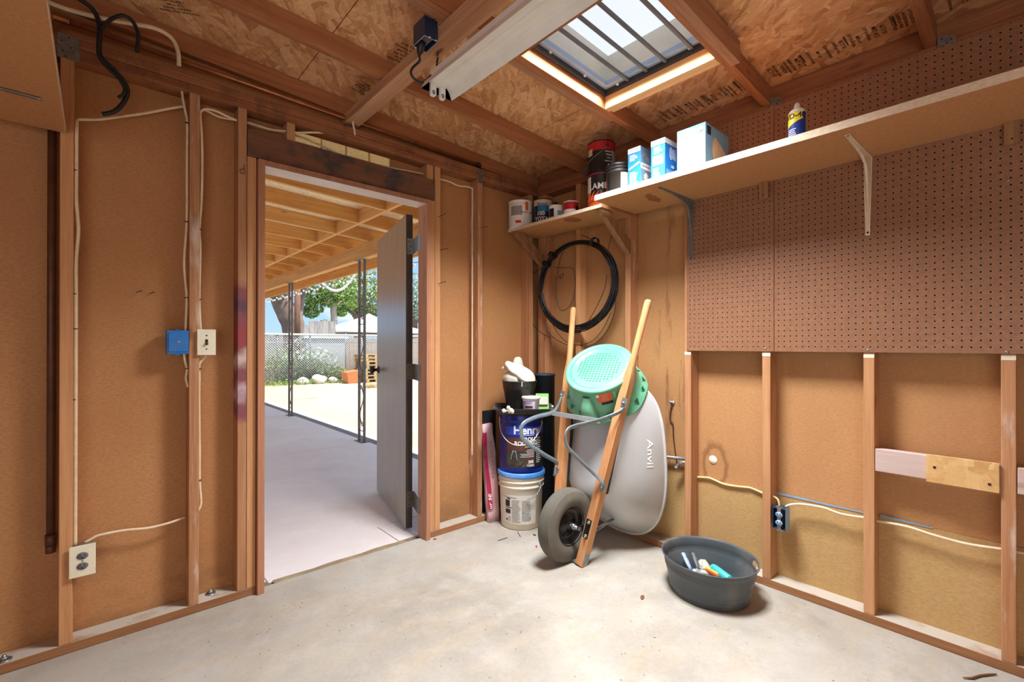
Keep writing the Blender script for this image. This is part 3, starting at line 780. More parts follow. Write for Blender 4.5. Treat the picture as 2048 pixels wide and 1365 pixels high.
# dark damp mark under the shelf
STAINM = paint('damp_mark', srgb(150,92,58), .6, 0, .1)
b = NB(); c = on_z(1303, 396, ZS0-.0004)
ring = []
for k in range(40):
    a = 2*PI*k/40; r = .052*(1+.18*math.sin(2*a+.5)+.12*math.sin(5*a)); ring.append((c.x+.022+math.cos(a)*r*1.25, c.y+math.sin(a)*r*.62, ZS0-.0003))
b.faces.new([b.verts.new(p) for p in ring])
c2 = on_z(1297, 390, ZS0)
b.faces.new([b.verts.new((c2.x+math.cos(2*PI*k/20)*.018, c2.y+math.sin(2*PI*k/20)*.018, ZS0-.00025)) for k in range(20)])
obj('damp_stain', b, STAINM, shelf)
def pressed_bracket(y, m, name, down=.33, out=.33):
    """stamped steel shelf bracket: two tapering channel arms and a web"""
    b = NB(); xw = XP-.0008; zt = ZS0-.0008; w0, w1 = .016, .008
    # arm under the shelf and arm on the board, each a tapering plate with raised ridge
    hexa(b, [(xw-out,y-w1,zt-.002),(xw,y-w0,zt-.002),(xw,y+w0,zt-.002),(xw-out,y+w1,zt-.002),(xw-out,y-w1,zt),(xw,y-w0,zt),(xw,y+w0,zt),(xw-out,y+w1,zt)], .0005)
    hexa(b, [(xw-.002,y-w1,zt-down),(xw,y-w1,zt-down),(xw,y+w1,zt-down),(xw-.002,y+w1,zt-down),(xw-.002,y-w0,zt),(xw,y-w0,zt),(xw,y+w0,zt),(xw-.002,y+w0,zt)], .0005)
    prof = [(xw-.001, zt-down+.012, .003), (xw-.006, zt-down*.6, .005), (xw-.018, zt-.10, .007), (xw-.040, zt-.040, .008), (xw-.10, zt-.018, .007), (xw-out*.6, zt-.006, .005), (xw-out+.012, zt-.001, .003)]
    rings = []
    for i, (x, z, w) in enumerate(prof):
        # the ridge runs from one tip to the other, standing off the corner
        bxs = xw-.001 if i < 3 else (xw-.001 if i == 3 else x); bzs = z if i < 3 else zt-.001
        if i == 3: bxs, bzs = xw-.001, zt-.001
        rings.append([(bxs, y-w*1.7, bzs), (x, y-w*.6, z), (x, y+w*.6, z), (bxs, y+w*1.7, bzs)])
    loft(b, rings, smooth=False, cap0=True, cap1=True)
    o = obj(name, b, m, shelf)
    for dx, dz in ((0, -down+.012), (0, -.045)):
        s = NB(); lathe(s, (0,0,0), [(0,.0016),(.004,.0012),(.0046,0)], 12, M=frame((xw-.002, y+(.009 if dz > -.1 else 0), zt+dz), (-1,0,0)))
        obj('screw', s, DARKM, o)
    s = NB(); lathe(s, (0,0,0), [(0,.0016),(.004,.0012),(.0046,0)], 12, M=frame((xw-out+.012, y, zt-.002), (0,0,-1)))
    obj('screw', s, DARKM, o)
p = on_x(1738, 470, XP); pressed_bracket(p.y+.004, DUSTB, 'steel_bracket'); o = bpy.data.objects['steel_bracket']; o['label'] = 'cream painted pressed steel bracket'
p = on_x(1381, 520, XP); pressed_bracket(1.254, BRGREY, 'steel_bracket')
for y in (.874, .047, -.76):
    b = NB(); bx(b, XP-.020, XP-.0005, y-.0205, y+.0205, 1.900, ZS0, .0015); c_ = obj('support_cleat', b, W_BR, shelf)
    s = NB(); lathe(s, (0,0,0), [(0,.001),(.003,.001),(.003,0)], 10, M=frame((XP-.020, y, 1.917), (-1,0,0))); obj('nail_head', s, DARKM, c_)
# lower shelf in the corner, on two timber braces
ZL0, ZL1 = 1.972, 1.992
lsh = lshelf('corner_shelf', 'short wooden corner shelf holding old paint cans', 2.150, XR-.001, 1.640, 2.449, ZL0, ZL1)
b = NB(); ring = [(2.235+math.cos(2*PI*k/28)*.062, 1.93+math.sin(2*PI*k/28)*.05, ZL0-.0003) for k in range(28)]
b.faces.new([b.verts.new(q) for q in ring]); obj('damp_stain', b, STAINM, lsh)
def brace(y, par, xt, zb):
    b = NB(); a = V((XR-.012, y, zb)); t = V((xt, y, ZL0-.004))
    d = (t-a).normalized(); n_ = V((d.z, 0, -d.x))
    w = .040
    pts = [(XR-.0008, zb-.02), (XR-.0008, zb+.068), (xt+.052, ZL0-.0006), (xt, ZL0-.0006), (xt-.002, ZL0-.012)]
    r0 = [(x, y-.019, z) for x, z in pts]; r1 = [(x, y+.019, z) for x, z in pts]
    loft(b, [r0, r1], smooth=False, cap0=True, cap1=True)
    o = obj('timber_brace', b, W_BR, par)
    s = NB(); lathe(s, (0,0,0), [(0,.0016),(.005,.0012),(.0055,0)], 12, M=frame((XR-.02, y-.0195, zb+.05), (0,-1,0))); obj('screw', s, GALV, o)
brace(2.395, lsh, 2.162, 1.760); brace(1.665, lsh, 2.162, 1.760)

# overhead shelf at the left, seen from below
b = NB()
t = thing('overhead_shelf', 'deep particleboard shelf hanging over the left stud', 'shelf', (-.6, 2.2, 1.985))
bx(b, -2.2, -.090, 1.05, YD-.002, 1.985, 2.012); obj('board', b, B_SH, t)
b = NB(); bx(b, -.0898, -.0885, 1.05, YD-.002, 1.985, 2.012); obj('edge_band', b, B_EDGE, t, label='pale bare end edge')
a, c = on_z(-40, 168, 1.980), on_z(84, 200, 1.980)
b = NB(); M = frame((a+c)/2, (c-a), (0,0,1)); obx(b, M, .0015, .009, (c-a).length/2, .0005); o = obj('steel_bracket', b, GALV, t)
s = NB(); lathe(s, (0,0,0), [(0,.0016),(.005,.0012),(.0055,0)], 12, M=frame((c+(a-c)*.05)+V((0,0,-.0015)), (0,0,-1))); obj('screw', s, GALV, o)

# ------------------------------------------------------------------ tins and boxes on the shelves
def face_dir(c): d = V((-c[0], -c[1], 0)).normalized(); return math.atan2(d.y, d.x)
def cyl_at(c, r, a, z): return V((c[0]+r*math.cos(a), c[1]+r*math.sin(a), z))
def patch(bm, c, r, z0, z1, a0, a1, n=16, r1=None):
    """curved label between two bearings (radians, + to the right seen from the room)"""
    f = face_dir(c); r1 = r1 or r
    rows = [[cyl_at(c, q, f+(a0+(a1-a0)*i/n), z) for i in range(n+1)] for z, q in ((z0, r), (z1, r1))]
    loft(bm, rows, closed=False)
def cyl_text(s, size, c, r, a, z, bold=.01, align='CENTER', rot=0):
    f = face_dir(c)
    def fn(x, y, q):
        if rot: x, y = x*math.cos(rot)-y*math.sin(rot), x*math.sin(rot)+y*math.cos(rot)
        return cyl_at(c, r+q+.0002, f+a+x/r, z+y)
    return text_bm(s, size, fn, .0006, align, bold=bold)
def tin(name, label, c, r, h, z, m, top=TIN, group=None):
    t = thing(name, label, 'can', (c[0], c[1], z), group)
    b = NB(); lathe(b, (c[0], c[1], z), [(0,0),(r-.002,0),(r+.001,.002),(r+.001,.006),(r,.008),(r,h-.008),(r+.0015,h-.006),(r+.0015,h-.001),(r-.003,h)], 44)
    obj('body', b, m, t)
    b = NB(); lathe(b, (c[0], c[1], z), [(r-.0032,h-.0005),(r-.010,h-.001),(r-.012,h-.006),(r-.03,h-.006),(0,h-.005)], 44); obj('lid', b, top, t)
    return t
zl = ZL1+.0003
def lab(t, bm, m, name='label_print'): return obj(name, bm, m, t)
# 1 white gallon tin
c = on_y(1041, 400, 2.400); c = (c.x, c.y); r, h = .0825, .192
t = tin('paint_can', 'white paint can at the corner end of the low shelf', c, r, h, zl, WHITEP)
b = NB(); patch(b, c, r+.0005, zl+.085, zl+.15, -.9, .15); lab(t, b, INKG)
b = NB(); patch(b, c, r+.0006, zl+.030, zl+.048, -.42, .05); lab(t, b, REDP)
b = NB(); patch(b, c, r+.0006, zl+.160, zl+.163, -1.0, .5); patch(b, c, r+.0006, zl+.170, zl+.172, -1.0, .5); patch(b, c, r+.0006, zl+.118, zl+.178, .42, .70); lab(t, b, ORNG)
lab(t, cyl_text('GLOSS 1 GAL', .016, c, r, .62, zl+.105), INKB, 'lettering')
# 2 navy tin
c = on_x(1086, 400, 2.30); c = (c.x, c.y); r, h = .064, .188
t = tin('coating_can', 'navy coating can with pale top beside the white paint can', c, r, h, zl, NAVY)
b = NB(); patch(b, c, r+.0006, zl+.140, zl+.180, -1.3, 1.3); lab(t, b, TANP)
b = NB(); patch(b, c, r+.0005, zl+.098, zl+.140, -.6, 1.3); lab(t, b, TEALB)
lab(t, cyl_text('imex', .036, c, r, -.1, zl+.150, .02), ROYAL, 'lettering')
lab(t, cyl_text('100', .038, c, r, -.25, zl+.084, .02), INKW, 'lettering'); lab(t, cyl_text('TOTAL', .036, c, r, -.05, zl+.048, .02), INKW, 'lettering')
b = NB(); patch(b, c, r+.0007, zl+.012, zl+.022, -.2, .25); lab(t, b, REDP)
# dark tin at the back
c = on_x(1106, 400, 2.40); t = tin('spray_can', 'dark can half hidden behind the navy coating can', (c.x, c.y), .034, .19, zl, BLACK)
# 3 small white tin, 4 small red and white tin
c = on_x(1112, 400, 2.24); c = (c.x, c.y); t = tin('paint_can', 'small white can with a dark logo on the low shelf', c, .046, .098, zl, WHITEP)
b = NB(); patch(b, c, .0466, zl+.02, zl+.075, -1.2, -.3); lab(t, b, NAVY); b = NB(); patch(b, c, .0467, zl+.03, zl+.06, .2, .9); lab(t, b, MIDB)
c = on_x(1142, 400, 2.25); c = (c.x, c.y); t = tin('paint_can', 'small can with red upper half and dented lid', c, .0475, .098, zl, WHITEP)
b = NB(); patch(b, c, .0481, zl+.045, zl+.092, -1.5, 1.5); lab(t, b, REDP); b = NB(); patch(b, c, .0484, zl+.04, zl+.065, .6, 1.5); lab(t, b, INKB)
b = NB(); tube(b, smooth_path([(c[0]-.04,c[1],zl+.1),(c[0]-.02,c[1]-.02,zl+.106),(c[0]+.03,c[1]-.03,zl+.102)], 4), .002, 6); obj('bent_rim', b, TIN, t)
# 5 orange and black tin with 6 the red and black one on top
c = on_x(1203, 380, 2.29); c = (c.x, max(c.y, 1.70)); r = .0815
t = tin('charcoal_can', 'black and orange can on the low shelf under another can', c, r, .222, zl, INKB)
b = NB(); patch(b, c, r+.0005, zl+.004, zl+.07, -1.5, 1.5, 24); lab(t, b, ORNG); b = NB(); patch(b, c, r+.0006, zl+.07, zl+.20, .35, 1.4); lab(t, b, paint('salmon_print', srgb(222,140,116), .45, 0, .25, srgb(240,200,180), .6, 40))
b = NB(); patch(b, c, r+.0006, zl+.10, zl+.2, -1.5, -.85); lab(t, b, INKW); b = NB(); patch(b, c, r+.0008, zl+.209, zl+.220, -1.55, 1.55, 24); lab(t, b, REDP)
lab(t, cyl_text('FLAME', .05, c, r, -.4, zl+.135, .02), INKW, 'lettering')
b = NB()
for k in range(5):
    tube(b, [cyl_at(c, r+.0008, face_dir(c)-1.1+.25*k+.12*math.sin(j*1.1+k), zl+.05+j*.012) for j in range(6)], .007, 5, rs=[.010,.010,.008,.006,.004,.001])
lab(t, b, ORNG)
zt = zl+.2225
t = tin('paint_can', 'red and black can standing on top of the orange can', c, r+.001, .186, zt, INKB)
b = NB(); patch(b, c, r+.0018, zt+.128, zt+.178, -1.55, 1.55, 24); lab(t, b, REDP); b = NB(); patch(b, c, r+.0019, zt+.01, zt+.125, .80, 1.45); lab(t, b, INKG)
b = NB(); patch(b, c, r+.002, zt+.10, zt+.14, -1.2, -.7); lab(t, b, TANP); b = NB(); patch(b, c, r+.002, zt+.012, zt+.042, .45, .78); lab(t, b, INKW)
for i, s in enumerate(('GRIDDLE', 'PRIMER', '3.78 L', 'ONE GAL')): lab(t, cyl_text(s, .012, c, r+.0012, .55, zt+.115-.019*i), INKW, 'lettering')
b = NB(); f = face_dir(c); p0 = cyl_at(c, r+.004, f+.42, zt+.150); p1 = cyl_at(c, r+.004, f-1.35, zt+.05)
lathe(b, (0,0,0), [(0,.005),(.009,.004),(.010,0)], 14, M=frame(cyl_at(c, r, f+.42, zt+.150), (math.cos(f+.42), math.sin(f+.42), 0))); h = obj('ear', b, BLACK, t)
b = NB(); tube(b, smooth_path([p0]+[cyl_at(c, r+.006+.012*math.sin(PI*k/5), f+.42-1.77*k/5, zt+.150-.10*(k/5)**.8-.012*math.sin(PI*k/5)) for k in range(1, 5)]+[p1], 5), .0016, 6); obj('bail_handle', b, GALV, t)
# 7 black pail on the long shelf
zs = ZS1+.0003
c = on_x(1239, 380, 2.19); c = (c.x, c.y); r = .070
t = thing('black_pail', 'small black plastic pail with a white label on the long shelf', 'pail', (c[0], c[1], zs))
b = NB(); lathe(b, (c[0], c[1], zs), [(0,0),(r*.9,0),(r*.93,.006),(r,.125),(r+.006,.127),(r+.006,.133),(r+.001,.135),(r+.001,.145),(r+.007,.147),(r+.007,.154),(r+.002,.156)], 44); obj('body', b, POT, t)
b = NB(); lathe(b, (c[0], c[1], zs), [(r+.004,.154),(r+.009,.157),(r+.009,.172),(r+.004,.177),(r-.01,.177),(r-.012,.172),(0,.172)], 44); obj('lid', b, BLACK, t)
b = NB(); patch(b, c, r*.93+.0012, zs+.010, zs+.120, .1, 1.2, 16, r+.0008); lab(t, b, PAPER)
# boxes: front face towards the room, end face towards the camera
def carton(name, label, u0, u1, u2, v1, vt, x, m_front, m_end, z=zs):
    y1 = on_x(u1, v1, x).y; y0 = on_x(u0, v1, x).y; x2 = on_y(u2, v1, y1).x; zt = on_x(u1, vt, x).z
    t = thing(name, label, 'box', ((x+x2)/2, (y0+y1)/2, z))
    b = NB(); bx(b, x, x2, y1, y0, z, zt, .001)
    b.normal_update()
    for f_ in b.faces:
        if f_.normal.y < -.9: f_.material_index = 1
    obj('carton', b, [m_front, m_end], t)
    return t, x, x2, y0, y1, z, zt
def front(bm, B, a0, a1, b0, b1, off=.0006):     # a: left to right, b: bottom to top, both 0..1
    t, x, x2, y0, y1, z, zt = B; f = lambda a: y0+(y1-y0)*a; g_ = lambda k: z+(zt-z)*k
    bm.faces.new([bm.verts.new((x-off, f(a), g_(k))) for a, k in ((a0,b0),(a1,b0),(a1,b1),(a0,b1))])
def end(bm, B, a0, a1, b0, b1, off=.0006):
    t, x, x2, y0, y1, z, zt = B; f = lambda a: x+(x2-x)*a; g_ = lambda k: z+(zt-z)*k
    bm.faces.new([bm.verts.new((f(a), y1-off, g_(k))) for a, k in ((a0,b0),(a1,b0),(a1,b1),(a0,b1))])
def ftext(B, s, size, a, k, rot=0, bold=.01):
    t, x, x2, y0, y1, z, zt = B; cr, sr = math.cos(rot), math.sin(rot)
    return text_bm(s, size, lambda p, q, w: V((x-.0008-w, y0+(y1-y0)*a-(p*cr-q*sr), z+(zt-z)*k+(p*sr+q*cr))), .0005, bold=bold)
def etext(B, s, size, a, k, rot=0, bold=.01):
    t, x, x2, y0, y1, z, zt = B; cr, sr = math.cos(rot), math.sin(rot)
    return text_bm(s, size, lambda p, q, w: V((x+(x2-x)*a+(p*cr-q*sr), y1-.0008-w, z+(zt-z)*k+(p*sr+q*cr))), .0005, bold=bold)
def lines(fnf, B, a0, a1, k0, k1, n, off=.0008, vert=False, seed=1):
    b = NB(); q = random.Random(seed)
    for i in range(n):
        if vert:
            w = (a1-a0)/n; s = q.uniform(.6, 1); m_ = (k0+k1)/2; hh = (k1-k0)/2*s
            fnf(b, B, a0+w*i+w*.2, a0+w*i+w*.7, m_-hh, m_+hh, off)
        else:
            w = (k1-k0)/n; s = q.uniform(.55, 1)
            fnf(b, B, a0, a0+(a1-a0)*s, k0+w*i+w*.25, k0+w*i+w*.7, off)
    return b
B1 = carton('bulb_box', 'narrow blue light bulb box with a clear window', 1256, 1281, 1303, 330, 291, 2.115, SKYB, PALEB); t = B1[0]
b = NB(); front(b, B1, 0, 1, .88, 1); lab(t, b, INKW); lab(t, ftext(B1, 'EWANKS', .013, .5, .94), INKB, 'lettering')
lab(t, lines(front, B1, .15, .85, .06, .42, 9), INKW); lab(t, lines(front, B1, .15, .8, .68, .84, 4), INKW); lab(t, ftext(B1, 'HALOGEN', .015, .5, .55, .35), INKW, 'lettering')
b = NB(); end(b, B1, .02, .98, .46, .60, .0009); lab(t, b, INKW); lab(t, etext(B1, 'EWANKS', .019, .5, .53), INKB, 'lettering')
FILM = paint('box_window', srgb(120,128,136), .15, 0, .3, srgb(220,224,228), .5, 60)
for k0, k1 in ((.64,.93),(.14,.45)):
    b = NB(); end(b, B1, .22, .78, k0, k1); lab(t, b, FILM, 'window_film')
b = NB(); ctr = V((B1[1]+(B1[2]-B1[1])*.5, B1[4]-.0012, B1[5]+(B1[6]-B1[5])*.28))
ball(b, ctr, .020, (1, .12, 1.1)); lab(t, b, CLEAR, 'bulb')
B2 = carton('bulb_box', 'taller blue light bulb box in the middle of the boxes', 1302, 1330, 1357, 330, 274, 2.115, SKYB, SKYB); t = B2[0]
b = NB(); front(b, B2, 0, 1, .87, 1); end(b, B2, 0, 1, .88, 1); lab(t, b, INKW); lab(t, ftext(B2, 'EWANKS', .014, .5, .93), INKB, 'lettering')
lab(t, lines(front, B2, .2, .85, .66, .84, 5), INKW); b = NB(); front(b, B2, .12, .88, .40, .62); lab(t, b, INKW); lab(t, lines(front, B2, .2, .8, .44, .58, 3, .0012), INKG); lab(t, lines(front, B2, .15, .7, .08, .34, 6), INKW)
lab(t, lines(end, B2, .3, .8, .52, .84, 8, vert=True), INKW); b = NB(); end(b, B2, .08, .95, .04, .28); lab(t, b, PALEB); lab(t, etext(B2, 'LED', .018, .55, .37), INKW, 'lettering')
B3 = carton('glove_box', 'large pale blue box of stacked discs on the long shelf', 1354, 1411, 1457, 300, 243, 2.105, PALEB, MIDB); t = B3[0]
b = NB(); front(b, B3, .06, .62, .80, .98); lab(t, b, MIDB); b = NB(); front(b, B3, .34, .46, .82, .98, .0009); lab(t, b, INKW)
lab(t, ftext(B3, '60', .030, .60, .89), INKW, 'lettering'); lab(t, ftext(B3, '17.5-8.5', .030, .78, .52, -PI/2, .02), INKW, 'lettering')
lab(t, lines(front, B3, .1, .62, .34, .66, 7, vert=True, seed=4), INKW)
b = NB(); ctr = V((B3[1]-.0008, B3[3]+(B3[4]-B3[3])*.84, B3[5]+(B3[6]-B3[5])*.88)); lathe(b, (0,0,0), [(.0,.0003),(.013,.0003),(.013,0)], 24, M=frame(ctr, (-1,0,0))); lab(t, b, INKW, 'logo')
b = NB(); tube(b, [ctr+V((-.0006, math.cos(2*PI*k/20)*.0105, math.sin(2*PI*k/20)*.0105)) for k in range(20)], .0009, 4, closed=True); lab(t, b, NAVY, 'logo_ring')
b = NB(); front(b, B3, 0, 1, 0, .06); lab(t, b, NAVY)
# overlapping discs pictured on the end of the box
b = NB(); e = NB()
for k in range(6):
    cx, cz = B3[1]+(B3[2]-B3[1])*(.42+.085*k), B3[5]+(B3[6]-B3[5])*(.50-.05*k)
    ring = [V((cx+math.cos(2*PI*j/28)*.034, B3[4]-.0007-.0003*k, cz+math.sin(2*PI*j/28)*.060)) for j in range(28)]
    ring = [V((min(p_.x, B3[2]-.002), p_.y, max(p_.z, B3[5]+.003))) for p_ in ring]
    b.faces.new([b.verts.new(p_) for p_ in ring]); tube(e, [p_+V((0,-.0002,0)) for p_ in ring], .0006, 4, closed=True)
lab(t, b, TANP); lab(t, e, INKG)
b = NB(); end(b, B3, .06, .22, .76, .95); lab(t, b, NAVY)
# aerosol
c = on_x(1594, 250, 2.17); c = (c.x, c.y); r = .032; H = on_x(1594, 219, 2.17).z-zs
t = thing('spray_lubricant_can', 'blue and yellow spray lubricant can alone on the long shelf', 'spray can', (c[0], c[1], zs))
b = NB(); lathe(b, (c[0], c[1], zs), [(0,.002),(r-.002,0),(r,.003),(r,H-.022),(r-.001,H-.018),(r-.007,H-.008),(r-.014,H)], 36); obj('body', b, ROYAL, t)
b = NB(); lathe(b, (c[0], c[1], zs), [(r-.001,H-.021),(r+.0006,H-.019),(r-.006,H-.006),(.012,H+.004),(.010,H+.018),(.006,H+.026),(0,H+.027)], 30); obj('nozzle_cap', b, WHITEP, t)
f = face_dir(c); n = 16; lo, hi = [], []
for i in range(n+1):
    a = f-1.3+2.0*i/n; lo.append(cyl_at(c, r+.0006, a, zs+H*(.47+.20*i/n))); hi.append(cyl_at(c, r+.0006, a, zs+H*.86))
b = NB(); loft(b, [lo, hi], closed=False); lab(t, b, YELL)
lab(t, cyl_text('WD-40', .030, c, r+.0005, -.45, zs+H*.76, .02), NAVY, 'lettering')
b = NB()
for i in range(7): patch(b, c, r+.0007, zs+H*(.10+.05*i), zs+H*(.10+.05*i)+.003, -1.2, -.1-.08*(i % 3))
patch(b, c, r+.0007, zs+.004, zs+.009, -1.3, .9); lab(t, b, INKW)
b = NB(); patch(b, c, r+.0007, zs+.02, zs+H*.8, 1.15, 1.45); lab(t, b, INKG)
# ================================================================== wiring, pipes and the lamp
def cable(name, label, pts, r, m, k=5, flat=1.0, cat='cable', group=None):
    b = NB(); P = smooth_path(pts, k); tube(b, P, r, 8, flat=flat)
    return solo(name, b, m, label, cat, group)
def staples(o, pts, d):
    for p in pts:
        b = NB(); obx(b, frame(p, d), .0085, .0016, .0045, .0005); obj('staple', b, DARKM, o)
yS, yF = YW-.006, YD-.006
L = lambda pts, y: [on_y(u, v, y) for u, v in pts]
# run from the outlet up the first stud and across to the second
pts = L([(147,1091),(145.5,1040),(146,1000),(144.5,900),(145,800),(151,690),(150,658),(146.5,588),(152,520),(157,464),(155,430),(151,400),(149.5,360),(148,340),(149.5,300),(149.5,246)], YD+.010)
pts += L([(155,239.5),(175,239),(202,238.5),(250,232),(293,226),(340,217),(371,212.5)], YD+.040)
pts = [V((max(p.x, -.0595), p.y, p.z)) for p in pts]
o = cable('power_cable', 'cream cable climbing the left stud and crossing to the next stud', pts, .0058, CABLE)
staples(o, L([(146.5,588),(148,340),(145.5,800),(150,658)], YD+.006), (0,-1,0))
pts = L([(170,1086),(184,1078),(199,1071),(248,1061.5),(298,1056.5),(340,1046),(370,1035)], YD+.035)
cable('power_cable', 'cream cable curving right from the low outlet to the stud', pts, .0052, CABLE)
pts = L([(363,172),(366,200),(372,229),(374.5,246),(374,330),(373.5,444),(368.5,517),(370,556),(373.5,596),(371,664)], YD+.02)
o = cable('power_cable', 'brownish cable down the stud into the blue box', pts, .0052, CABLE); staples(o, L([(374.5,246),(373.5,444),(373.5,596)], YD+.014), (0,-1,0))
pts = L([(368,705),(370,722),(374,740),(372,757),(376,775)], YD+.02)
o = cable('power_cable', 'short pale cable hanging below the blue box', pts, .0052, CABLE); staples(o, L([(374,738)], YD+.014), (0,-1,0))
up = L([(474,241),(455,233),(434,223),(415,218.5),(403,222),(400.5,235)], YD+.012)
pts = up+L([(403,264),(404.5,322),(403,400),(398.8,459),(400.5,500),(398.4,599),(401.5,664)], YD+.012)
o = cable('power_cable', 'cream cable looping over and down to the light switch', pts, .0054, CABLE); staples(o, L([(398.8,459),(398.4,599)], YD+.006), (0,-1,0))
pts = L([(413,711),(406,719),(398.6,730),(398.6,760),(398,800),(399,900),(399,961),(402,1000),(401,1012),(396.5,1022)], YD+.012)
o = cable('power_cable', 'cream cable running down from the light switch', pts, .0050, CABLE); staples(o, L([(398.6,738),(399,961)], YD+.006), (0,-1,0))
pts = L([(474,241),(440,234.5),(420,225),(410,220.5)], YD+.030)+[]
cable('power_cable', 'thin lower strand of the cable loop above the switch', pts, .0046, CABLE)
pts = L([(492,244),(520,253),(545,260),(572,262.5)], YD+.03)+L([(592,265.5),(630,265),(655,266.8),(685,274),(705,280),(709.5,274)], YD+.016)+L([(709,262),(706,246),(708.5,240)], YD-.012)
cable('power_cable', 'cream cable along the vent rising to the ceiling beam', pts, .0056, CABLE)
pts = L([(492,246.5),(530,258),(572,266)], YD+.05)+L([(590,270),(634,287.5),(678,308),(722,322.5),(781,335.5),(820,343),(850,348.5)], YD+.052)
cable('power_cable', 'cream cable drooping across the vent behind the header', pts, .0054, CABLE)
pts = L([(880,358.5),(900,364),(916,371.5),(935,374),(946,378),(950,384)], YD+.05)+L([(950,446),(950.2,560),(949.8,670),(950.2,781),(948,850),(950,887),(946,911)], YD+.05)
pts = [V((min(p.x, 1.877), p.y, p.z)) for p in pts]; pts[0].x = max(pts[0].x, 1.600)
o = cable('power_cable', 'cream cable down the stud right of the door', pts, .0054, CABLE); staples(o, L([(951.2,446),(951.7,781)], YD+.044), (0,-1,0))
pts = L([(60,-10),(88,1),(141,20.5),(205,36.6),(264,47.5),(311,57),(343,76),(356,102.6),(358,131)], YD-.03)
cable('power_cable', 'thick cream cable sagging under the top left rafter', pts, .0085, CABLE)
yb = YD-.06
pts = L([(152,-6),(168,4),(182,15),(193.5,32),(200,58.6),(198,94),(202,114),(226,138),(246,161),(255,182),(247,205),(229,223),(205,228.6)], yb)
cable('loose_cord', 'longest dangling black cable with stripped end', pts, .0085, BLACKC)
pts = L([(202,58),(215,44),(229,35),(246,31),(264,41),(275.5,64.5),(276,85),(274,104)], yb-.01)
cable('loose_cord', 'black cable arching up and hooking back down', pts, .0072, BLACKC)
pts = L([(196,94),(199,114),(214,134),(236,155),(249,176),(247,188),(237,195)], yb-.015)
cable('loose_cord', 'short black cable alongside the long dangling one', pts, .0062, BLACKC)
# right wall
R = lambda pts, x: [on_x(u, v, x) for u, v in pts]
pts = R([(1391,954.5),(1405,955.5),(1420,957),(1447,968.5),(1474,973.5),(1498,976),(1512,981),(1527,988)], XW-.012)
cable('power_cable', 'cream cable from the first stud under the pegboard', pts, .0056, CABLEY)
pts = R([(1546,993),(1554,998),(1558,1006),(1559,1016)], XR+.03)
cable('power_cable', 'short cream cable entering the top of the open outlet box', pts, .0050, CABLEY)
pts = R([(1569,1017),(1578,1011),(1602,1009),(1646,1016),(1682,1028.5),(1729,1036.5)], XR+.045)+R([(1752,1042),(1814,1054),(1864,1070),(1931,1088),(2001,1099)], XR+.05)+R([(2036,1105),(2090,1114)], XR+.05)
cable('power_cable', 'long cream cable running right from the open outlet box', pts, .0056, CABLE)

# switch, outlets, blue box
def plate(name, label, c, w, h, kind, cat):
    t = thing(name, label, cat, (c.x, YD-.01, c.z))
    b = NB(); bx(b, c.x-w/2, c.x+w/2, YD-.015, YD-.010, c.z-h/2, c.z+h/2, .0018); obj('cover_plate', b, CREAM, t)
    b = NB(); bx(b, c.x-w*.38, c.x+w*.40, YD-.010, YD+.045, c.z-h*.40, c.z+h*.46, .002); obj('box', b, GALV, t)
    if kind == 'outlet':
        for dz in (.0195, -.0195):
            b = NB(); M = frame((c.x, YD-.0152, c.z+dz), (0,-1,0), (1,0,0)); lathe(b, (0,0,0), [(0,.0022),(.0158,.0022),(.017,0)], 28, M=M, sy=.82); o = obj('receptacle', b, DEVICE, t)
            b = NB()
            for dx, w_ in ((-.0064,.0012),(.0064,.0012)): bx(b, c.x+dx-w_, c.x+dx+w_, YD-.0178, YD-.0172, c.z+dz+.0005, c.z+dz+.0085)
            bx(b, c.x-.0025, c.x+.0025, YD-.0178, YD-.0172, c.z+dz-.0095, c.z+dz-.005); obj('slots', b, BLACK, o)
        b = NB(); lathe(b, (0,0,0), [(0,.001),(.003,.0008),(.0033,0)], 12, M=frame((c.x, YD-.0151, c.z), (0,-1,0))); obj('screw', b, GALV, t)
    else:
        b = NB(); bx(b, c.x-.0052, c.x+.0052, YD-.0165, YD-.0148, c.z-.0125, c.z+.0125); o = obj('toggle_slot', b, BLACK, t)
        b = NB(); obx(b, frame((c.x, YD-.020, c.z-.004), (0,-1,-.55)), .0042, .0045, .008, .001); obj('toggle', b, BROWNP, t)
        for dz in (.030, -.030):
            b = NB(); lathe(b, (0,0,0), [(0,.001),(.003,.0008),(.0033,0)], 12, M=frame((c.x, YD-.0151, c.z+dz), (0,-1,0))); obj('screw', b, DARKM, t)
    return t
c = on_y(165, 1122, YD-.012); plate('wall_outlet', 'cream double outlet low on the left stud', c, .076, .120, 'outlet', 'outlet')
c = on_y(413, 685, YD-.012); plate('light_switch', 'cream toggle light switch beside the blue box', c, .070, .114, 'switch', 'light switch')
c = on_y(356, 685, YD+.01); t = thing('junction_box', 'bright blue junction box on the left side of the stud', 'junction box', (c.x, YD, c.z))
x1 = .300; b = NB(); bx(b, c.x-.040, x1, YD-.002, YD+.060, c.z-.051, c.z+.051, .003); obj('box', b, BLUEB, t)
b = NB(); bx(b, c.x-.034, x1-.002, YD-.006, YD-.002, c.z-.040, c.z+.040, .001); o = obj('cover', b, BLUEB, t)
b = NB(); lathe(b, (0,0,0), [(.0,.001),(.0035,.0012),(.006,.0012),(.0065,0)], 16, M=frame((c.x, YD-.006, c.z), (0,-1,0))); obj('screw', b, GALV, o)
b = NB(); bx(b, c.x-.012, c.x+.004, YD-.004, YD+.01, c.z+.051, c.z+.055); bx(b, c.x-.012, c.x+.004, YD-.004, YD+.01, c.z-.056, c.z-.051); obj('tab', b, BLUEB, t)
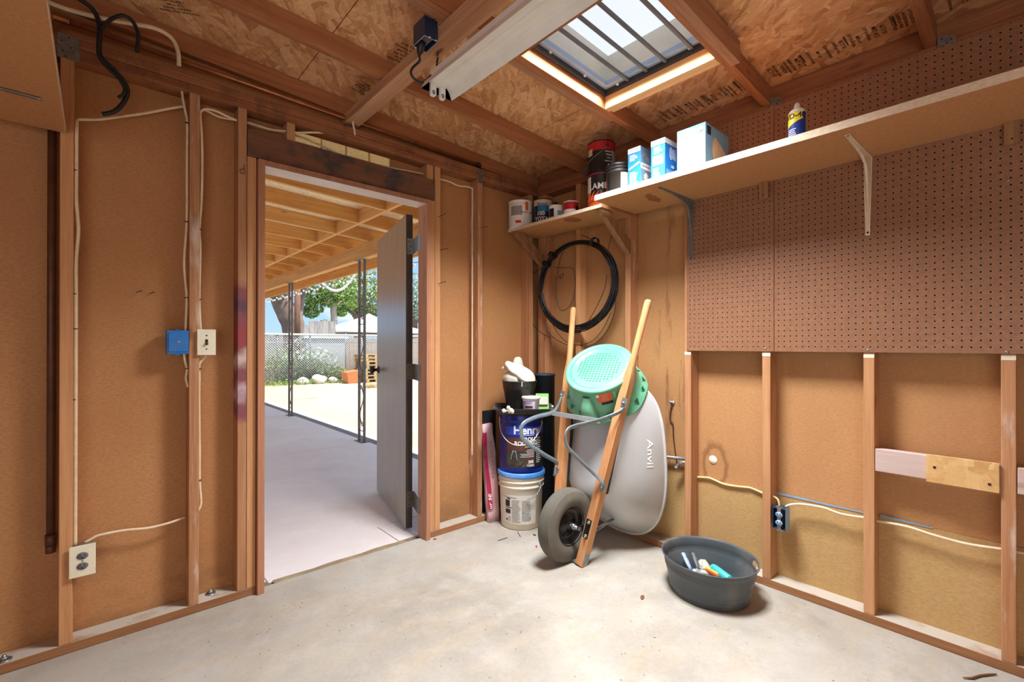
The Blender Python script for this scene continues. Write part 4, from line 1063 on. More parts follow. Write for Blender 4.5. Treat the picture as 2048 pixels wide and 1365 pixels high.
# open outlet box on the right wall
c = on_x(1557, 1037, XR-.004); t = thing('outlet_box', 'open blue outlet box with bare receptacle on the right wall', 'outlet', (XR, c.y, c.z))
y0, y1 = c.y-.034, c.y+.024
b = NB(); x0 = XR-.012
bx(b, x0+.05, x0+.055, y0, y1, c.z-.050, c.z+.050); bx(b, x0, x0+.05, y0, y0+.003, c.z-.050, c.z+.050); bx(b, x0, x0+.05, y1-.003, y1, c.z-.050, c.z+.050); bx(b, x0, x0+.05, y0+.003, y1-.003, c.z+.047, c.z+.050); bx(b, x0, x0+.05, y0+.003, y1-.003, c.z-.050, c.z-.047)
obj('box', b, NAVYB, t)
b = NB(); bx(b, x0, x0+.05, y0-.0012, y0-.0002, c.z-.050, c.z+.050); obj('side_plate', b, GREYB, t)
b = NB(); bx(b, x0-.001, x0+.001, c.y-.013, c.y+.003, c.z-.056, c.z+.056); obj('yoke', b, GALV, t)
for dz in (.0195, -.0195):
    b = NB(); lathe(b, (0,0,0), [(0,.004),(.0145,.004),(.016,0)], 24, M=frame((x0-.001, c.y-.005, c.z+dz), (-1,0,0), (0,1,0)), sy=.85); o = obj('receptacle', b, GREYB, t)
    b = NB()
    for dy in (-.0064,.0064): bx(b, x0-.0056, x0-.005, c.y-.005+dy-.0012, c.y-.005+dy+.0012, c.z+dz, c.z+dz+.0085)
    obj('slots', b, BLACK, o)
for dy, dz in ((-.014,-.056),(.006,-.056),(-.014,.056),(.006,.055)):
    b = NB(); tube(b, [V((x0, c.y-.003+dy+math.cos(2*PI*k/10)*.004, c.z+dz+math.sin(2*PI*k/10)*.004)) for k in range(10)], .0014, 5, closed=True); obj('ear', b, GALV, t)

# pipes
a = [on_y(u, v, YD+.02) for u, v in ((118,39),(957,332))]
b = NB(); tube(b, [V((a[0].x, YD+.02, 2.426)), V((a[1].x, YD+.02, 2.392))], .011, 14)
o = solo('copper_pipe', b, COPPER, 'copper pipe lying along the top plate over the door', 'pipe')
b = NB(); p = V((a[0].x, YD+.02, 2.426)); tube(b, smooth_path([p+V((.03,0,-.0008)), p, p+V((-.022,0,-.004)), p+V((-.03,0,-.03)), p+V((-.03,0,-.06))], 5), .0145, 12); obj('elbow', b, COPPER, o)
b = NB(); q = V((a[1].x, YD+.02, 2.392)); tube(b, [q+V((-.012,0,0)), q+V((.010,0,0))], .016, 12); obx(b, frame(q+V((.004,-.006,-.018)), (0,-1,0)), .012, .014, .004, .001); obj('pipe_clamp', b, DARKM, o)
p, q = on_y(104, 255, YD+.05), on_y(103, 1095, YD+.05)
b = NB(); tube(b, [V((p.x, YD+.05, 2.28)), V((p.x, YD+.05, q.z))], .0125, 14)
o = solo('iron_pipe', b, IRON, 'brown vertical pipe left of the left stud', 'pipe')
b = NB(); tube(b, [V((p.x, YD+.05, q.z+.050)), V((p.x, YD+.05, q.z+.012))], .0165, 14); tube(b, [V((p.x, YD+.05, q.z+.010)), V((p.x, YD+.05, q.z-.02))], .015, 14); obj('coupling', b, IRON, o)

# vent above the door
t = thing('wall_vent', 'cream louvred vent above the door header', 'vent', (1.035, YW+.01, 2.236))
b = NB()
for i in range(9):
    z = 2.240+i*.0108
    hexa(b, [(.764,YW+.006,z),(1.306,YW+.006,z),(1.306,YW+.024,z+.008),(.764,YW+.024,z+.008),(.764,YW+.006,z+.0015),(1.306,YW+.006,z+.0015),(1.306,YW+.024,z+.0095),(.764,YW+.024,z+.0095)])
obj('louvres', b, VENTC, t)
b = NB(); bx(b, .7635, 1.3065, YW+.0245, YW+.0255, 2.2365, 2.3375); obj('back_sheet', b, VENTC, t)
for x in (.90, 1.035, 1.17):
    b = NB(); bx(b, x-.003, x+.003, YW+.003, YW+.012, 2.238, 2.336); obj('mullion', b, VENTC, t)

# strip light
ZF, FX0, FX1, FY0, FY1 = 2.205, .962, 1.108, .395, 1.622
xc = (FX0+FX1)/2
t = thing('strip_light', 'long white fluorescent strip light hanging without tubes', 'ceiling light', (xc, (FY0+FY1)/2, ZF))
prof = [(-.073,0),(-.067,.014),(-.058,.032),(-.050,.040),(-.043,.041),(-.038,.036),(-.015,.034),(-.010,.029),(0,.028),(.010,.029),(.015,.034),(.038,.036),(.043,.041),(.050,.040),(.058,.032),(.067,.014),(.073,0)]
pr = prof+[(x*.985, z+.0015) for x, z in prof[::-1]]
b = NB(); loft(b, [[(xc+x, y, ZF+z) for x, z in pr] for y in (FY0, FY1)], cap0=True, cap1=True, smooth=False); obj('reflector', b, WHITE, t)
b = NB(); bx(b, xc-.045, xc+.045, FY0+.02, FY1-.02, ZF+.0435, ZF+.070, .002); obj('ballast_box', b, WHITE, t)
for y in (FY1-.006, FY0+.006):
    for dx in (-.022, .022):
        b = NB(); ring = []
        pts = [(-.0125,.034),(-.0125,-.006),(-.0105,-.0135),(-.005,-.0165),(.005,-.0165),(.0105,-.0135),(.0125,-.006),(.0125,.034)]
        loft(b, [[(xc+dx+x, y+s*.006, ZF+z) for x, z in pts] for s in (-1, 1)], cap0=True, cap1=True, smooth=False); o = obj('lamp_holder', b, WHITEP, t)
        b = NB(); yy = y+(-.0066 if y > 1 else .0066)
        tube(b, [V((xc+dx+math.cos(a_)*.0065, yy, ZF-.002+math.sin(a_)*.0065)) for a_ in [2*PI*k/16 for k in range(16)]], .0012, 5, closed=True); bx(b, xc+dx-.001, xc+dx+.001, yy-.001, yy+.001, ZF-.012, ZF+.004); obj('contact', b, DARKM, o)
def chain(p, q, nm, par):
    p, q = V(p), V(q); n = int((q-p).length/.014); b = NB()
    for i in range(n):
        c_ = p+(q-p)*(i+.5)/n; ax = (q-p).normalized(); s = V((1,0,0)) if i % 2 else V((0,1,0))
        tube(b, [c_+ax*math.sin(2*PI*k/10)*.010+s*math.cos(2*PI*k/10)*.0045 for k in range(10)], .0013, 4, closed=True)
    obj(nm, b, DARKM, par)
pc = on_z(876, 104, 2.384); chain((pc.x, pc.y, 2.385), (xc-.01, pc.y-.01, ZF+.066), 'hanging_chain', t)
chain((pc.x+.004, pc.y+.006, 2.36), (xc-.005, pc.y+.010, ZF+.066), 'hanging_chain', t)
chain((xc, .52, 2.385), (xc, .52, ZF+.066), 'hanging_chain', t)
# box with the plugged-in cord on the side of the beam
x0, x1, y0, y1, z0, z1 = .938, .997, 1.556, 1.641, 2.372, 2.452
t = thing('ceiling_box', 'dark blue outlet box on the side of the ceiling beam', 'junction box', ((x0+x1)/2, (y0+y1)/2, z0))
b = NB(); bx(b, x0, x0+.003, y0, y1, z0, z1); bx(b, x1-.003, x1, y0, y1, z0, z1); bx(b, x0+.003, x1-.003, y0, y0+.003, z0, z1); bx(b, x0+.003, x1-.003, y1-.003, y1, z0, z1); bx(b, x0+.003, x1-.003, y0+.003, y1-.003, z1-.003, z1)
obj('box', b, NAVYB, t)
b = NB()
for a, c_ in (((x0,y0),(x1,y0)),((x1,y0),(x1,y1)),((x1,y1),(x0,y1)),((x0,y1),(x0,y0))): tube(b, [(a[0],a[1],z0),(c_[0],c_[1],z0)], .0016, 6)
obj('rim', b, SILV, t)
b = NB(); bx(b, x0+.012, x1-.012, y0+.010, y1-.010, z0+.010, z0+.03, .003); o = obj('receptacle', b, DEVICE, t)
for x, y in ((x0+.02, y0-.003), (x1-.01, y0-.003), (x0+.012, y1+.003)):
    b = NB(); tube(b, [V((x+math.cos(2*PI*k/10)*.0035, y+math.sin(2*PI*k/10)*.0035, z0)) for k in range(10)], .0014, 5, closed=True); obj('ear', b, WHITEP, t)
pl = V(((x0+x1)/2-.008, y1-.028, z0+.012))
t = thing('power_lead', 'black plug and cord from the ceiling box to the strip light', 'cord', pl)
b = NB(); lathe(b, (0,0,0), [(0,0),(.016,0),(.017,.012),(.015,.03),(.010,.042),(.006,.05),(0,.05)], 20, M=frame(pl, (-.1,.25,-1))); obj('plug', b, BLACK, t)
b = NB(); q0 = pl+V((-.005,.012,-.05))
pts = [q0, on_z(839, 122, 2.33), on_z(826, 135, 2.30), on_z(822, 146, 2.28), on_z(829, 158, 2.265), on_z(846, 166, 2.255), V((FX0+.03, FY1-.03, ZF+.05))]
tube(b, smooth_path(pts, 8), .0045, 8, flat=1.4); obj('cord', b, BLACKC, t)
# ================================================================== wheelbarrow standing on its nose
WBX = lambda z: 1.938+.255*z                    # handle plane leans back to the wall
t = wb = thing('wheelbarrow', 'wheelbarrow stood upright on its nose with wooden handles in the air', 'wheelbarrow', (2.15, 1.70, 0))
def handle(y0, y1, H, zb, dx=0):
    p0, p1 = V((WBX(zb), y0, zb)), V((WBX(H)+dx, y1, H)); d = (p1-p0).normalized()
    side = V((0,1,0)); side = (side-d*side.dot(d)).normalized(); nrm = d.cross(side)
    rings = []; Lh = (p1-p0).length
    for s, w, h, rnd, sh in ((0,.0235,.0225,0,0),(.002,.024,.023,0,0),(Lh-.47,.024,.023,0,0),(Lh-.43,.023,.022,.2,.001),(Lh-.39,.020,.020,.6,.003),(Lh-.35,.018,.018,1,.005),(Lh-.10,.018,.018,1,.005),(Lh-.03,.019,.019,1,.005),(Lh-.010,.0175,.0175,1,.005),(Lh-.001,.010,.010,1,.003)):
        ring = []
        for k in range(20):
            a = 2*PI*(k+.5)/20; c_, s_ = math.cos(a), math.sin(a); m_ = max(abs(c_), abs(s_))
            u_ = (c_/m_*(1-rnd)+c_*rnd)*w; v_ = (s_/m_*(1-rnd)+s_*rnd)*h
            if rnd == 0: u_, v_ = max(-w, min(w, c_/m_*w)), max(-h, min(h, s_/m_*h))
            ring.append(p0+d*s+side*u_+nrm*(v_+sh))
        rings.append(ring)
    b = NB(); loft(b, rings, cap0=True, cap1=True, smooth=False)
    o = obj('handle', b, W_HAN, t)
    return p0, p1, d
hr0, hr1, hrd = handle(1.612, 1.375, 1.427, .004, -.084)
hl0, hl1, hld = handle(1.798, 1.975, 1.425, .004)
HR = lambda z: hr0+(hr1-hr0)*((z-.004)/(hr1.z-.004))
HL = lambda z: hl0+(hl1-hl0)*((z-.004)/(hl1.z-.004))
# steel shoe joining the handle ends
b = NB()
for h in (HR, HL):
    M = frame(h(.045), hrd if h is HR else hld, (0,1,0)); obx(b, M, .0245, .0225, .028, .001)
bar(b, HR(.012)+V((-.0,.0,0)), HL(.012), .030, .010, (1,0,0)); obj('nose_shoe', b, STEEL, t)
b = NB()
p = HR(.052)+V((0,-.0245,0)); lathe(b, (0,0,0), [(0,.004),(.006,.003),(.007,0)], 10, M=frame(p, (0,-1,0))); obj('bolt', b, GALV, t)
# tray
TN = 96
def tray(a, f):
    """a: bearing round the tray (0 = side towards the camera, rising to the rear rim), f: 0 base .. 1 rim"""
    ca, sa = math.cos(a), math.sin(a)
    def sup(e): return math.copysign(abs(ca)**e, ca), math.copysign(abs(sa)**e, sa)
    c0, s0 = sup(.50); yb, zb = 1.70-.148*c0, .60+.265*s0; xb = WBX(zb)+.052
    e = .58 if sa > 0 else .80
    c1, s1 = sup(e); wid = .318-.012*max(0, -s1)
    yr, zr = 1.692-wid*c1, .492+(.468 if s1 > 0 else .458)*s1; xr = 2.434-.092*zr
    p, q = V((xb, yb, zb)), V((xr, yr, zr))
    g_ = f
    r = p.lerp(q, g_)
    bul = .030*math.sin(PI*f)                     # pressed steel bellies out a little
    ctr = V((r.x, 1.695, .55)); out = (r-ctr); out.x = 0
    if out.length > 1e-6: out.normalize()
    return r+out*bul+V((-.012*math.sin(PI*f),0,0))
fr = [0, .02, .05, .10, .18, .30, .45, .60, .75, .88, .97, 1.0]
outer = []
for f in fr:
    ring = [tray(2*PI*k/TN, f) for k in range(TN)]
    if f < .1:                                    # rounded transition to the flat base
        k_ = 1-(f/.1); cen = sum(ring, V())/TN
        ring = [p_+V((.010*k_*0,0,0))+(cen-p_)*.02*k_*k_ for p_ in ring]
    outer.append(ring)
b = NB()
R_ = loft(b, outer)
cen0 = sum(outer[0], V())/TN
inner_rings = [[p_.lerp(cen0, k) for p_ in outer[0]] for k in (.25, .5, .75)]
prev = R_[0]
for ring in inner_rings:
    vs = [b.verts.new(p_) for p_ in ring]
    for k in range(TN): b.faces.new((prev[k], vs[k], vs[(k+1)%TN], prev[(k+1)%TN])).smooth = True
    prev = vs
cv = b.verts.new(cen0)
for k in range(TN): b.faces.new((prev[k], cv, prev[(k+1)%TN])).smooth = True
o = obj('tray', b, TRAYM, t)
md = o.modifiers.new('sheet', 'SOLIDIFY'); md.thickness = .003; md.offset = 0
b = NB(); tube(b, [tray(2*PI*k/TN, 1.0) for k in range(TN)], .0095, 10, closed=True); obj('rolled_rim', b, paint('rim_steel', srgb(206,208,208), .35, .1, .06), o)
# maker's name running down the side
def side_map(a0, f0):
    def fn(x, y, w):
        a = a0; p = tray(a0, f0)
        # letters run downwards: x along -z; y (letter height) towards the rim edge
        zt = p.z-x
        lo, hi = -1.2, 1.2
        ff = f0+(y)/.46
        for _ in range(30):
            m_ = (lo+hi)/2
            if tray(m_, ff).z < zt: lo = m_
            else: hi = m_
        q = tray(lo, ff); e1 = tray(lo+.02, ff)-tray(lo-.02, ff); e2 = tray(lo, ff+.02)-tray(lo, ff-.02)
        n_ = e1.cross(e2).normalized()
        if n_.y > 0: n_ = -n_
        return q+n_*(w+.0022)
    return fn
best = None
for i in range(60):
    for j in range(40):
        a_, f_ = -1.2+2.4*i/59, .2+.7*j/39; u, v = proj(tray(a_, f_)); d = (u-1297)**2+(v-915)**2
        if best is None or d < best[0]: best = (d, a_, f_)
nm = text_bm('Anvil', .078, side_map(best[1], best[2]), .0005, bold=.012)
obj('lettering', nm, INKW, o)
# dark wedges between handles and tray
for h in (HR, HL):
    b = NB(); sg = -1 if h is HR else 1
    pts0 = [h(z)+V((dx, sg*-.006, 0)) for z, dx in ((.37,.02),(.80,.02),(.80,.040),(.37,.075))]
    loft(b, [[p_+V((0,-.014,0)) for p_ in pts0], [p_+V((0,.014,0)) for p_ in pts0]], smooth=False, cap0=True, cap1=True)
    obj('tray_riser', b, PIPEB, t)
# legs: bent steel straps
def strap(pts, y_hint, k=6, r=.0125):
    b = NB(); P = smooth_path(pts, k); tube(b, P, r, 8, flat=.42, up=(0,1,0)); return obj('leg', b, STEEL, t)
yA = 1.497
pr_ = [HR(.875)+V((-.020,-.026,0)), HR(.835)+V((-.028,-.026,0)), on_y(1206, 838, yA), on_y(1170, 848, yA), on_y(1143, 855, yA-.004), on_y(1133, 864, yA-.006), on_y(1131, 880, yA-.006), on_y(1137, 897, yA-.003), on_y(1160, 921, yA+.02), on_y(1186, 946, 1.545), HR(.455)+V((-.034,-.024,0)), HR(.415)+V((-.026,-.024,0))]
strap(pr_, yA)
yB_ = 1.885
pl_ = [HL(.875)+V((-.024,.020,0)), HL(.845)+V((-.034,.020,0)), on_y(1108, 824, yB_), on_y(1075, 834, yB_), on_y(1052, 844, yB_+.004), on_y(1043, 855, yB_+.006), on_y(1043, 869, yB_+.006), on_y(1049, 882, yB_+.003), on_y(1085, 908, yB_-.02), on_y(1116, 927, 1.87), HL(.455)+V((-.034,.020,0)), HL(.415)+V((-.026,.020,0))]
strap(pl_, yB_)
b = NB(); bar(b, on_y(1104, 827, yB_-.004), on_y(1200, 843, yA+.01), .026, .005, (0,0,1), .0008); obj('cross_brace', b, STEELL, t)
for h, z, dy in ((HR,.875,-.03),(HL,.875,.03),(HR,.43,-.03),(HL,.43,.03)):
    b = NB(); p = h(z)+V((-.030, dy*.8, 0)); obx(b, frame(p+V((.008,0,0)), hrd, (0,1,0)), .017, .002, .026, .0006)
    lathe(b, (0,0,0), [(0,.012),(.004,.012),(.004,.005),(.0085,.005),(.0085,0)], 6, M=frame(p, (-1,-.3,.2))); obj('bracket', b, GALV, t)
# wheel
WC = V((1.926, 1.703, .198))
t_prof = [(.098,-.030),(.112,-.042),(.135,-.048),(.160,-.047),(.180,-.038)]
tr_ = []
for i in range(9):
    y = -.034+.068*i/8; rr_ = .1975-.0095*(abs(y)/.034)**2
    tr_ += [(rr_-.0055, y-.0037), (rr_, y-.0022), (rr_, y+.0022), (rr_-.0055, y+.0037)]
t_prof += tr_+[(r_, -y) for r_, y in [(.180,-.038),(.160,-.047),(.135,-.048),(.112,-.042),(.098,-.030)]]
b = NB(); M = frame(WC, (0,1,0), (1,0,0)); lathe(b, (0,0,0), t_prof, 72, M=M); wh = obj('wheel', b, RUBBER, t)
b = NB(); lathe(b, (0,0,0), [(.100,-.036),(.105,-.038),(.106,-.033),(.098,-.030),(.092,-.012),(.060,-.006),(.045,-.016),(.022,-.018),(.020,-.030),(.0,-.030)], 48, M=M)
lathe(b, (0,0,0), [(.100,.036),(.105,.038),(.106,.033),(.098,.030),(.092,.012),(.060,.006),(.045,.016),(.022,.018),(.020,.030),(.0,.030)], 48, M=M); obj('rim', b, HUBB, wh)
b = NB(); tube(b, [WC+V((0,-.094,0)), WC+V((0,.094,0))], .0105, 14); tube(b, [WC+V((0,-.060,0)), WC+V((0,-.038,0))], .0165, 14); tube(b, [WC+V((0,.038,0)), WC+V((0,.060,0))], .0165, 14); obj('axle', b, GALV, t)
for h, sg in ((HR, -1), (HL, 1)):
    b = NB(); p = h(.200); y = WC.y+sg*.088
    bx(b, WC.x-.012, p.x-.016, y-.003, y+.003, WC.z-.016, WC.z+.016, .001)
    obx(b, frame(p+V((-.0215, -sg*.004, 0)), hrd, (0,1,0)), .018, .002, .052, .0008); obj('axle_bracket', b, DARKM, t)
    for dz in (.036, -.036):
        b = NB(); q = h(.200+dz)+V((-.024,-sg*.002,0)); lathe(b, (0,0,0), [(0,.018),(.0045,.018),(.0045,.007),(.010,.007),(.010,0)], 6, M=frame(q, (-1,-.25,0))); obj('bolt', b, GALV, t)
b = NB(); pa, pb = HR(.17)+V((.02,.0,0)), on_y(1246, 1030, 1.60)
bar(b, pa, tray(-1.30, .42)+V((-.004,0,-.004)), .022, .005, (0,1,0), .0006); obj('nose_brace', b, STEEL, t)

# ------------------------------------------------------------------ green tub jammed upside down between the handles
TUBN = (-.62, -.20, .76); n_ = V(TUBN).normalized()
TUBY, TUBS = 1.645, .966
ct = on_y(1197, 733, TUBY)
MT = frame(ct, -n_, (0,0,1)) @ Matrix.Scale(TUBS, 4)                     # +z of the frame runs from the base to the rim
t = thing('green_tub', 'mint green plastic tub wedged upside down between the wheelbarrow handles', 'tub', ct)
def tubring(r, z, wav=0, ph=0, lob=6):
    return [MT @ V((r*math.cos(a)*(1.04)+0, r*math.sin(a), z+wav*math.cos(lob*a+ph))) for a in [2*PI*k/96 for k in range(96)]]
b = NB()
rings = [tubring(.0005,.006), tubring(.10,.006), tubring(.150,.006), tubring(.154,.002), tubring(.168,.002), tubring(.172,.008), tubring(.178,.008), tubring(.186,.002), tubring(.196,.002), tubring(.203,.008), tubring(.204,.016), tubring(.200,.020), tubring(.208,.100), tubring(.216,.165), tubring(.219,.168), tubring(.226,.188,.004), tubring(.244,.205,.010), tubring(.252,.207,.011), tubring(.250,.204,.011), tubring(.222,.180,.003), tubring(.212,.163), tubring(.200,.03), tubring(.12,.014), tubring(.0005,.014)]
loft(b, rings); body = obj('body', b, GREEN, t)
# waffle of small raised diamonds on the base
b = NB()
for i in range(-7, 8):
    for j in range(-7, 8):
        x, y = i*.0195, j*.0195
        if x*x+y*y < .128**2:
            c_ = MT @ V((x, y, .0062)); vs = [b.verts.new(MT @ V((x+dx, y+dy, .0062))) for dx, dy in ((.0066,.0066),(-.0066,.0066),(-.0066,-.0066),(.0066,-.0066))]; ap = b.verts.new(MT @ V((x, y, .0012)))
            for k in range(4): b.faces.new((vs[k], vs[(k+1)%4], ap))
obj('base_waffle', b, paint('green_waffle', srgb(74,148,112), .5, 0, .1), t)
def tub_at(a, z, off=0):
    r = .200+(.216-.200)*max(0, min(1, (z-.02)/.145))+off
    return MT @ V((r*math.cos(a)*1.04, r*math.sin(a), z))
def find_a(u, v, z):
    return min((2*PI*k/720 for k in range(720)), key=lambda a: ((proj(tub_at(a, z))[0]-u)**2+(proj(tub_at(a, z))[1]-v)**2)+ (0 if (tub_at(a, z)-(MT @ V((0,0,z)))).dot(CAM-tub_at(a, z)) > 0 else 1e6))
aL = find_a(1205, 777, .065)
def tubquad(a0, a1, z0, z1, off, n=10):
    b = NB(); loft(b, [[tub_at(a0+(a1-a0)*i/n, z, off) for i in range(n+1)] for z in (z0, z1)], closed=False); return b
sg = 1 if proj(tub_at(aL+.05, .065))[0] > proj(tub_at(aL, .065))[0] else -1
obj('sticker', tubquad(aL-sg*.20, aL+sg*.20, .026, .084, .0012), ORNG, t); obj('sticker_band', tubquad(aL-sg*.12, aL+sg*.20, .085, .103, .0012), INKB, t); obj('sticker_corner', tubquad(aL-sg*.22, aL-sg*.14, .030, .048, .0016), INKW, t)
b = NB()
for k in range(4): merge(b, tubquad(aL-sg*.08, aL+sg*(.12-.02*(k % 2)), .036+.011*k, .0385+.011*k, .0018))
obj('sticker_print', b, TANP, t)
for da in (.28, .60, .92):
    b = NB(); a_ = aL+sg*da
    loft(b, [[tub_at(a_+s*.03, z, o_) for z, o_ in ((.03,.0005),(.036,.007),(.118,.007),(.122,.0005))] for s in (-1,-.6,.6,1)], closed=False, smooth=False)
    for v_ in b.verts: pass
    obj('rib', b, GREEN, t)
# moulded carrying lug
aG = find_a(1178, 806, .105)
b = NB(); rings = []
for i in range(9):
    z = .045+.150*i/8; k = math.sin(PI*min(1, (i+.6)/7))**.6 if i < 7 else 1
    w_ = .13+.15*i/8; rings.append([tub_at(aG+w_*s, z, (.046+.016*i/8)*(1-s*s)**.5*min(1, .25+i/4)+.0006) for s in [-1+2*j/12 for j in range(13)]])
loft(b, rings, closed=False); obj('carrying_lug', b, GREEN, t)
# dark triangular notches pressed along the rim
b = NB()
for k in range(16):
    a_ = 2*PI*k/16; P = lambda da, r, z: MT @ V((r*math.cos(a_+da)*1.04, r*math.sin(a_+da), z+.004*math.cos(6*a_)))
    b.faces.new([b.verts.new(p_) for p_ in (P(-.075,.2270,.166), P(.075,.2270,.166), P(0,.2440,.198))])
obj('rim_notches', b, GREEND, t)

# ------------------------------------------------------------------ coil of black tubing
t = thing('tubing_coil', 'large coil of black tubing hanging on the corner studs', 'coil', (2.40, 2.05, 1.58))
q = random.Random(5); b = NB(); CY0, CZ0 = 2.050, 1.590
pts = []
for k in range(22):
    dr, dx = q.uniform(-.004, .014), q.uniform(-.026, .012); cy, cz = q.uniform(-.004, .024), q.uniform(-.012, .006); lo = (q.random() < .3)*q.uniform(.01, .05)
    for j in range(40):
        a = 2*PI*j/40; f = j/40
        r = .300+dr*(1-.4*math.sin(a))
        pts.append(V((2.415+dx, CY0+cy+math.cos(a)*r*1.08+(.008 if math.cos(a) > 0 else 0), CZ0+cz+math.sin(a)*(r*.955+(lo if math.sin(a) < 0 else 0)))))
# blend turn into turn
for i in range(1, len(pts)-1): pts[i] = (pts[i-1]+pts[i]*2+pts[i+1])/4
tube(b, pts, .0031, 6); obj('tubing', b, WIREC, t)
b = NB()
for a in (PI*.28, PI*.20, PI*.66):
    c_ = V((2.405, CY0+math.cos(a)*.332, CZ0+math.sin(a)*.296)); ax = V((0,-math.sin(a),math.cos(a))); s_ = V((0, math.cos(a), math.sin(a)))
    for e in (-.008, 0, .008): tube(b, [c_+ax*(e+.004*math.sin(2*PI*k/14))+s_*math.cos(2*PI*k/14)*.030+V((1,0,0))*math.sin(2*PI*k/14)*.032 for k in range(14)], .0028, 5, closed=True)
obj('binding', b, WIREC, t)
for pts in ([(1086,536),(1060,552),(1037,577),(1042,608),(1058,640),(1085,668),(1105,676)], [(1110,535),(1128,536),(1143,536),(1150,552),(1149,585),(1141,610),(1124,622),(1114,605),(1112,570),(1120,520),(1128,503)],
            [(1162,470),(1180,478),(1195,492),(1206,510),(1220,535),(1236,559)], [(1226,466),(1218,490),(1214,512)], [(1213,550),(1210,575),(1195,610),(1175,645),(1162,655)], [(1232,575),(1230,620),(1218,655),(1200,680),(1178,693),(1155,690)], [(1100,640),(1120,672),(1145,690),(1180,685),(1205,660),(1222,625)], [(1090,640),(1100,668),(1120,684),(1140,692)]):
    b = NB(); tube(b, smooth_path([on_x(u, v, 2.405) for u, v in pts], 6), .0022, 6); obj('stray_loop', b, WIREC, t)

# ------------------------------------------------------------------ buckets in the corner
CB = (2.105, 2.262)
t = thing('plastic_bucket', 'white plastic bucket with a blue lid standing on the floor', 'bucket', (*CB, 0))
b = NB(); lathe(b, (*CB, 0), [(0,.001),(.128,.001),(.133,.006),(.1415,.262),(.1425,.264),(.151,.266),(.151,.274),(.1455,.276),(.146,.298),(.153,.300),(.153,.307),(.1475,.309),(.148,.325),(.152,.327),(.152,.332),(.148,.334)], 64); obj('body', b, BUCKW, t)
b = NB(); lathe(b, (*CB, 0), [(.1485,.333),(.157,.335),(.158,.340),(.157,.358),(.153,.366),(.1475,.366),(.1465,.3600),(0,.3600)], 64); obj('lid', b, BUCKB, t)
b = NB(); patch(b, CB, .1348, .040, .225, -1.15, .75, 28, .1406); obj('label_print', b, PAPER, t, label='paper label with columns of small print')
b = NB()
def lpatch(b, z0, z1, a0, a1, off=.0010): patch(b, CB, .1333+(.1402-.1333)*((z0-.006)/.256)+off+.0010, z0, z1, a0, a1, 6, .1333+(.1402-.1333)*((z1-.006)/.256)+off+.0010)
q = random.Random(2)
lpatch(b, .207, .2095, -.92, -.22); lpatch(b, .150, .190, -.80, -.55); lpatch(b, .140, .145, -.80, -.46); lpatch(b, .105, .132, -.80, -.52); lpatch(b, .060, .070, -.78, -.68); lpatch(b, .196, .204, -.70, -.52)
obj('pictures', b, INKB, t)
b = NB()
for i in range(26): lpatch(b, .052+.0056*i, .0542+.0056*i, -.44, -.44+q.uniform(.30, .42)); 
for i in range(24): lpatch(b, .062+.0056*i, .0642+.0056*i, .03, .03+q.uniform(.30, .45))
for i in range(6): lpatch(b, .085-.006*i, .087-.006*i, -.66, -.50)
obj('small_print', b, INKG, t)
b = NB(); lpatch(b, .108, .120, .05, .13); obj('blue_mark', b, BUCKB, t); b = NB(); lpatch(b, .065, .090, .36, .47); obj('barcode', b, INKG, t)
b = NB(); f = face_dir(CB)
hp = [cyl_at(CB, .158, f+.95, .285)]+[cyl_at(CB, .158+.012*math.sin(PI*k/8), f+.95-.70*k/8, .285-.075*math.sin(PI*.5*k/8)) for k in range(1, 9)]
tube(b, smooth_path(hp, 4), .0034, 8); lathe(b, (0,0,0), [(0,.008),(.014,.007),(.016,0)], 16, M=frame(cyl_at(CB, .150, f+.95, .285), (math.cos(f+.95), math.sin(f+.95), 0))); obj('bail_handle', b, GALV, t)
b = NB()
for a_ in (-.02, .70): patch(b, CB, .1495, .312, .336, a_-.02, a_+.02, 4, .153)
obj('lid_tear_tab', b, BUCKW, t)

ZH = .3605
t = thing('roofing_pail', 'blue metal pail of roofing adhesive stacked on the white bucket', 'bucket', (*CB, ZH))
b = NB(); lathe(b, (*CB, ZH), [(0,.001),(.139,.001),(.141,.003),(.1435,.005),(.1435,.30),(.146,.304),(.1435,.309),(.1435,.336),(.146,.340),(.144,.345),(.1435,.372)], 64); obj('body', b, HENB, t)
b = NB(); lathe(b, (*CB, ZH), [(.1436,.368),(.149,.371),(.150,.378),(.147,.382),(.140,.381),(.138,.374),(0,.374)], 64); obj('lid', b, DARKM, t)
R1 = .1440
b = NB(); patch(b, CB, R1, ZH+.045, ZH+.232, -.70, .62, 24); obj('brown_panel', b, BROWNP, t)
b = NB(); patch(b, CB, R1, ZH+.045, ZH+.245, .62, 1.45, 16); obj('black_panel', b, INKB, t)
b = NB(); patch(b, CB, R1, ZH+.25, ZH+.305, -.75, 1.45, 24); obj('blue_panel', b, paint('bright_blue_print', srgb(36,70,190), .35, 0, .08), t)
b = NB(); patch(b, CB, R1+.0004, ZH+.046, ZH+.145, -.70, .35, 16); obj('picture_ground', b, paint('picture_dark', srgb(58,50,40), .4, 0, .4, srgb(120,110,80), .4, 30), t)
def cpoly(pts, m, off=.0009, nm='picture_shape'):
    b = NB(); f = face_dir(CB); b.faces.new([b.verts.new(cyl_at(CB, R1+off, f+a, ZH+z)) for a, z in pts]); obj(nm, b, m, t)
cpoly([(-.62,.085),(-.20,.060),(.02,.075),(-.30,.115)], paint('picture_grey', srgb(150,152,150), .4, 0, .2, scale=40)); cpoly([(-.50,.092),(-.16,.090),(-.22,.150),(-.40,.152)], paint('picture_blue_grey', srgb(120,138,152), .4, 0, .25, scale=40), .0012); cpoly([(-.20,.058),(.10,.075),(.34,.055),(.20,.045),(-.05,.045)], INKB, .0013)
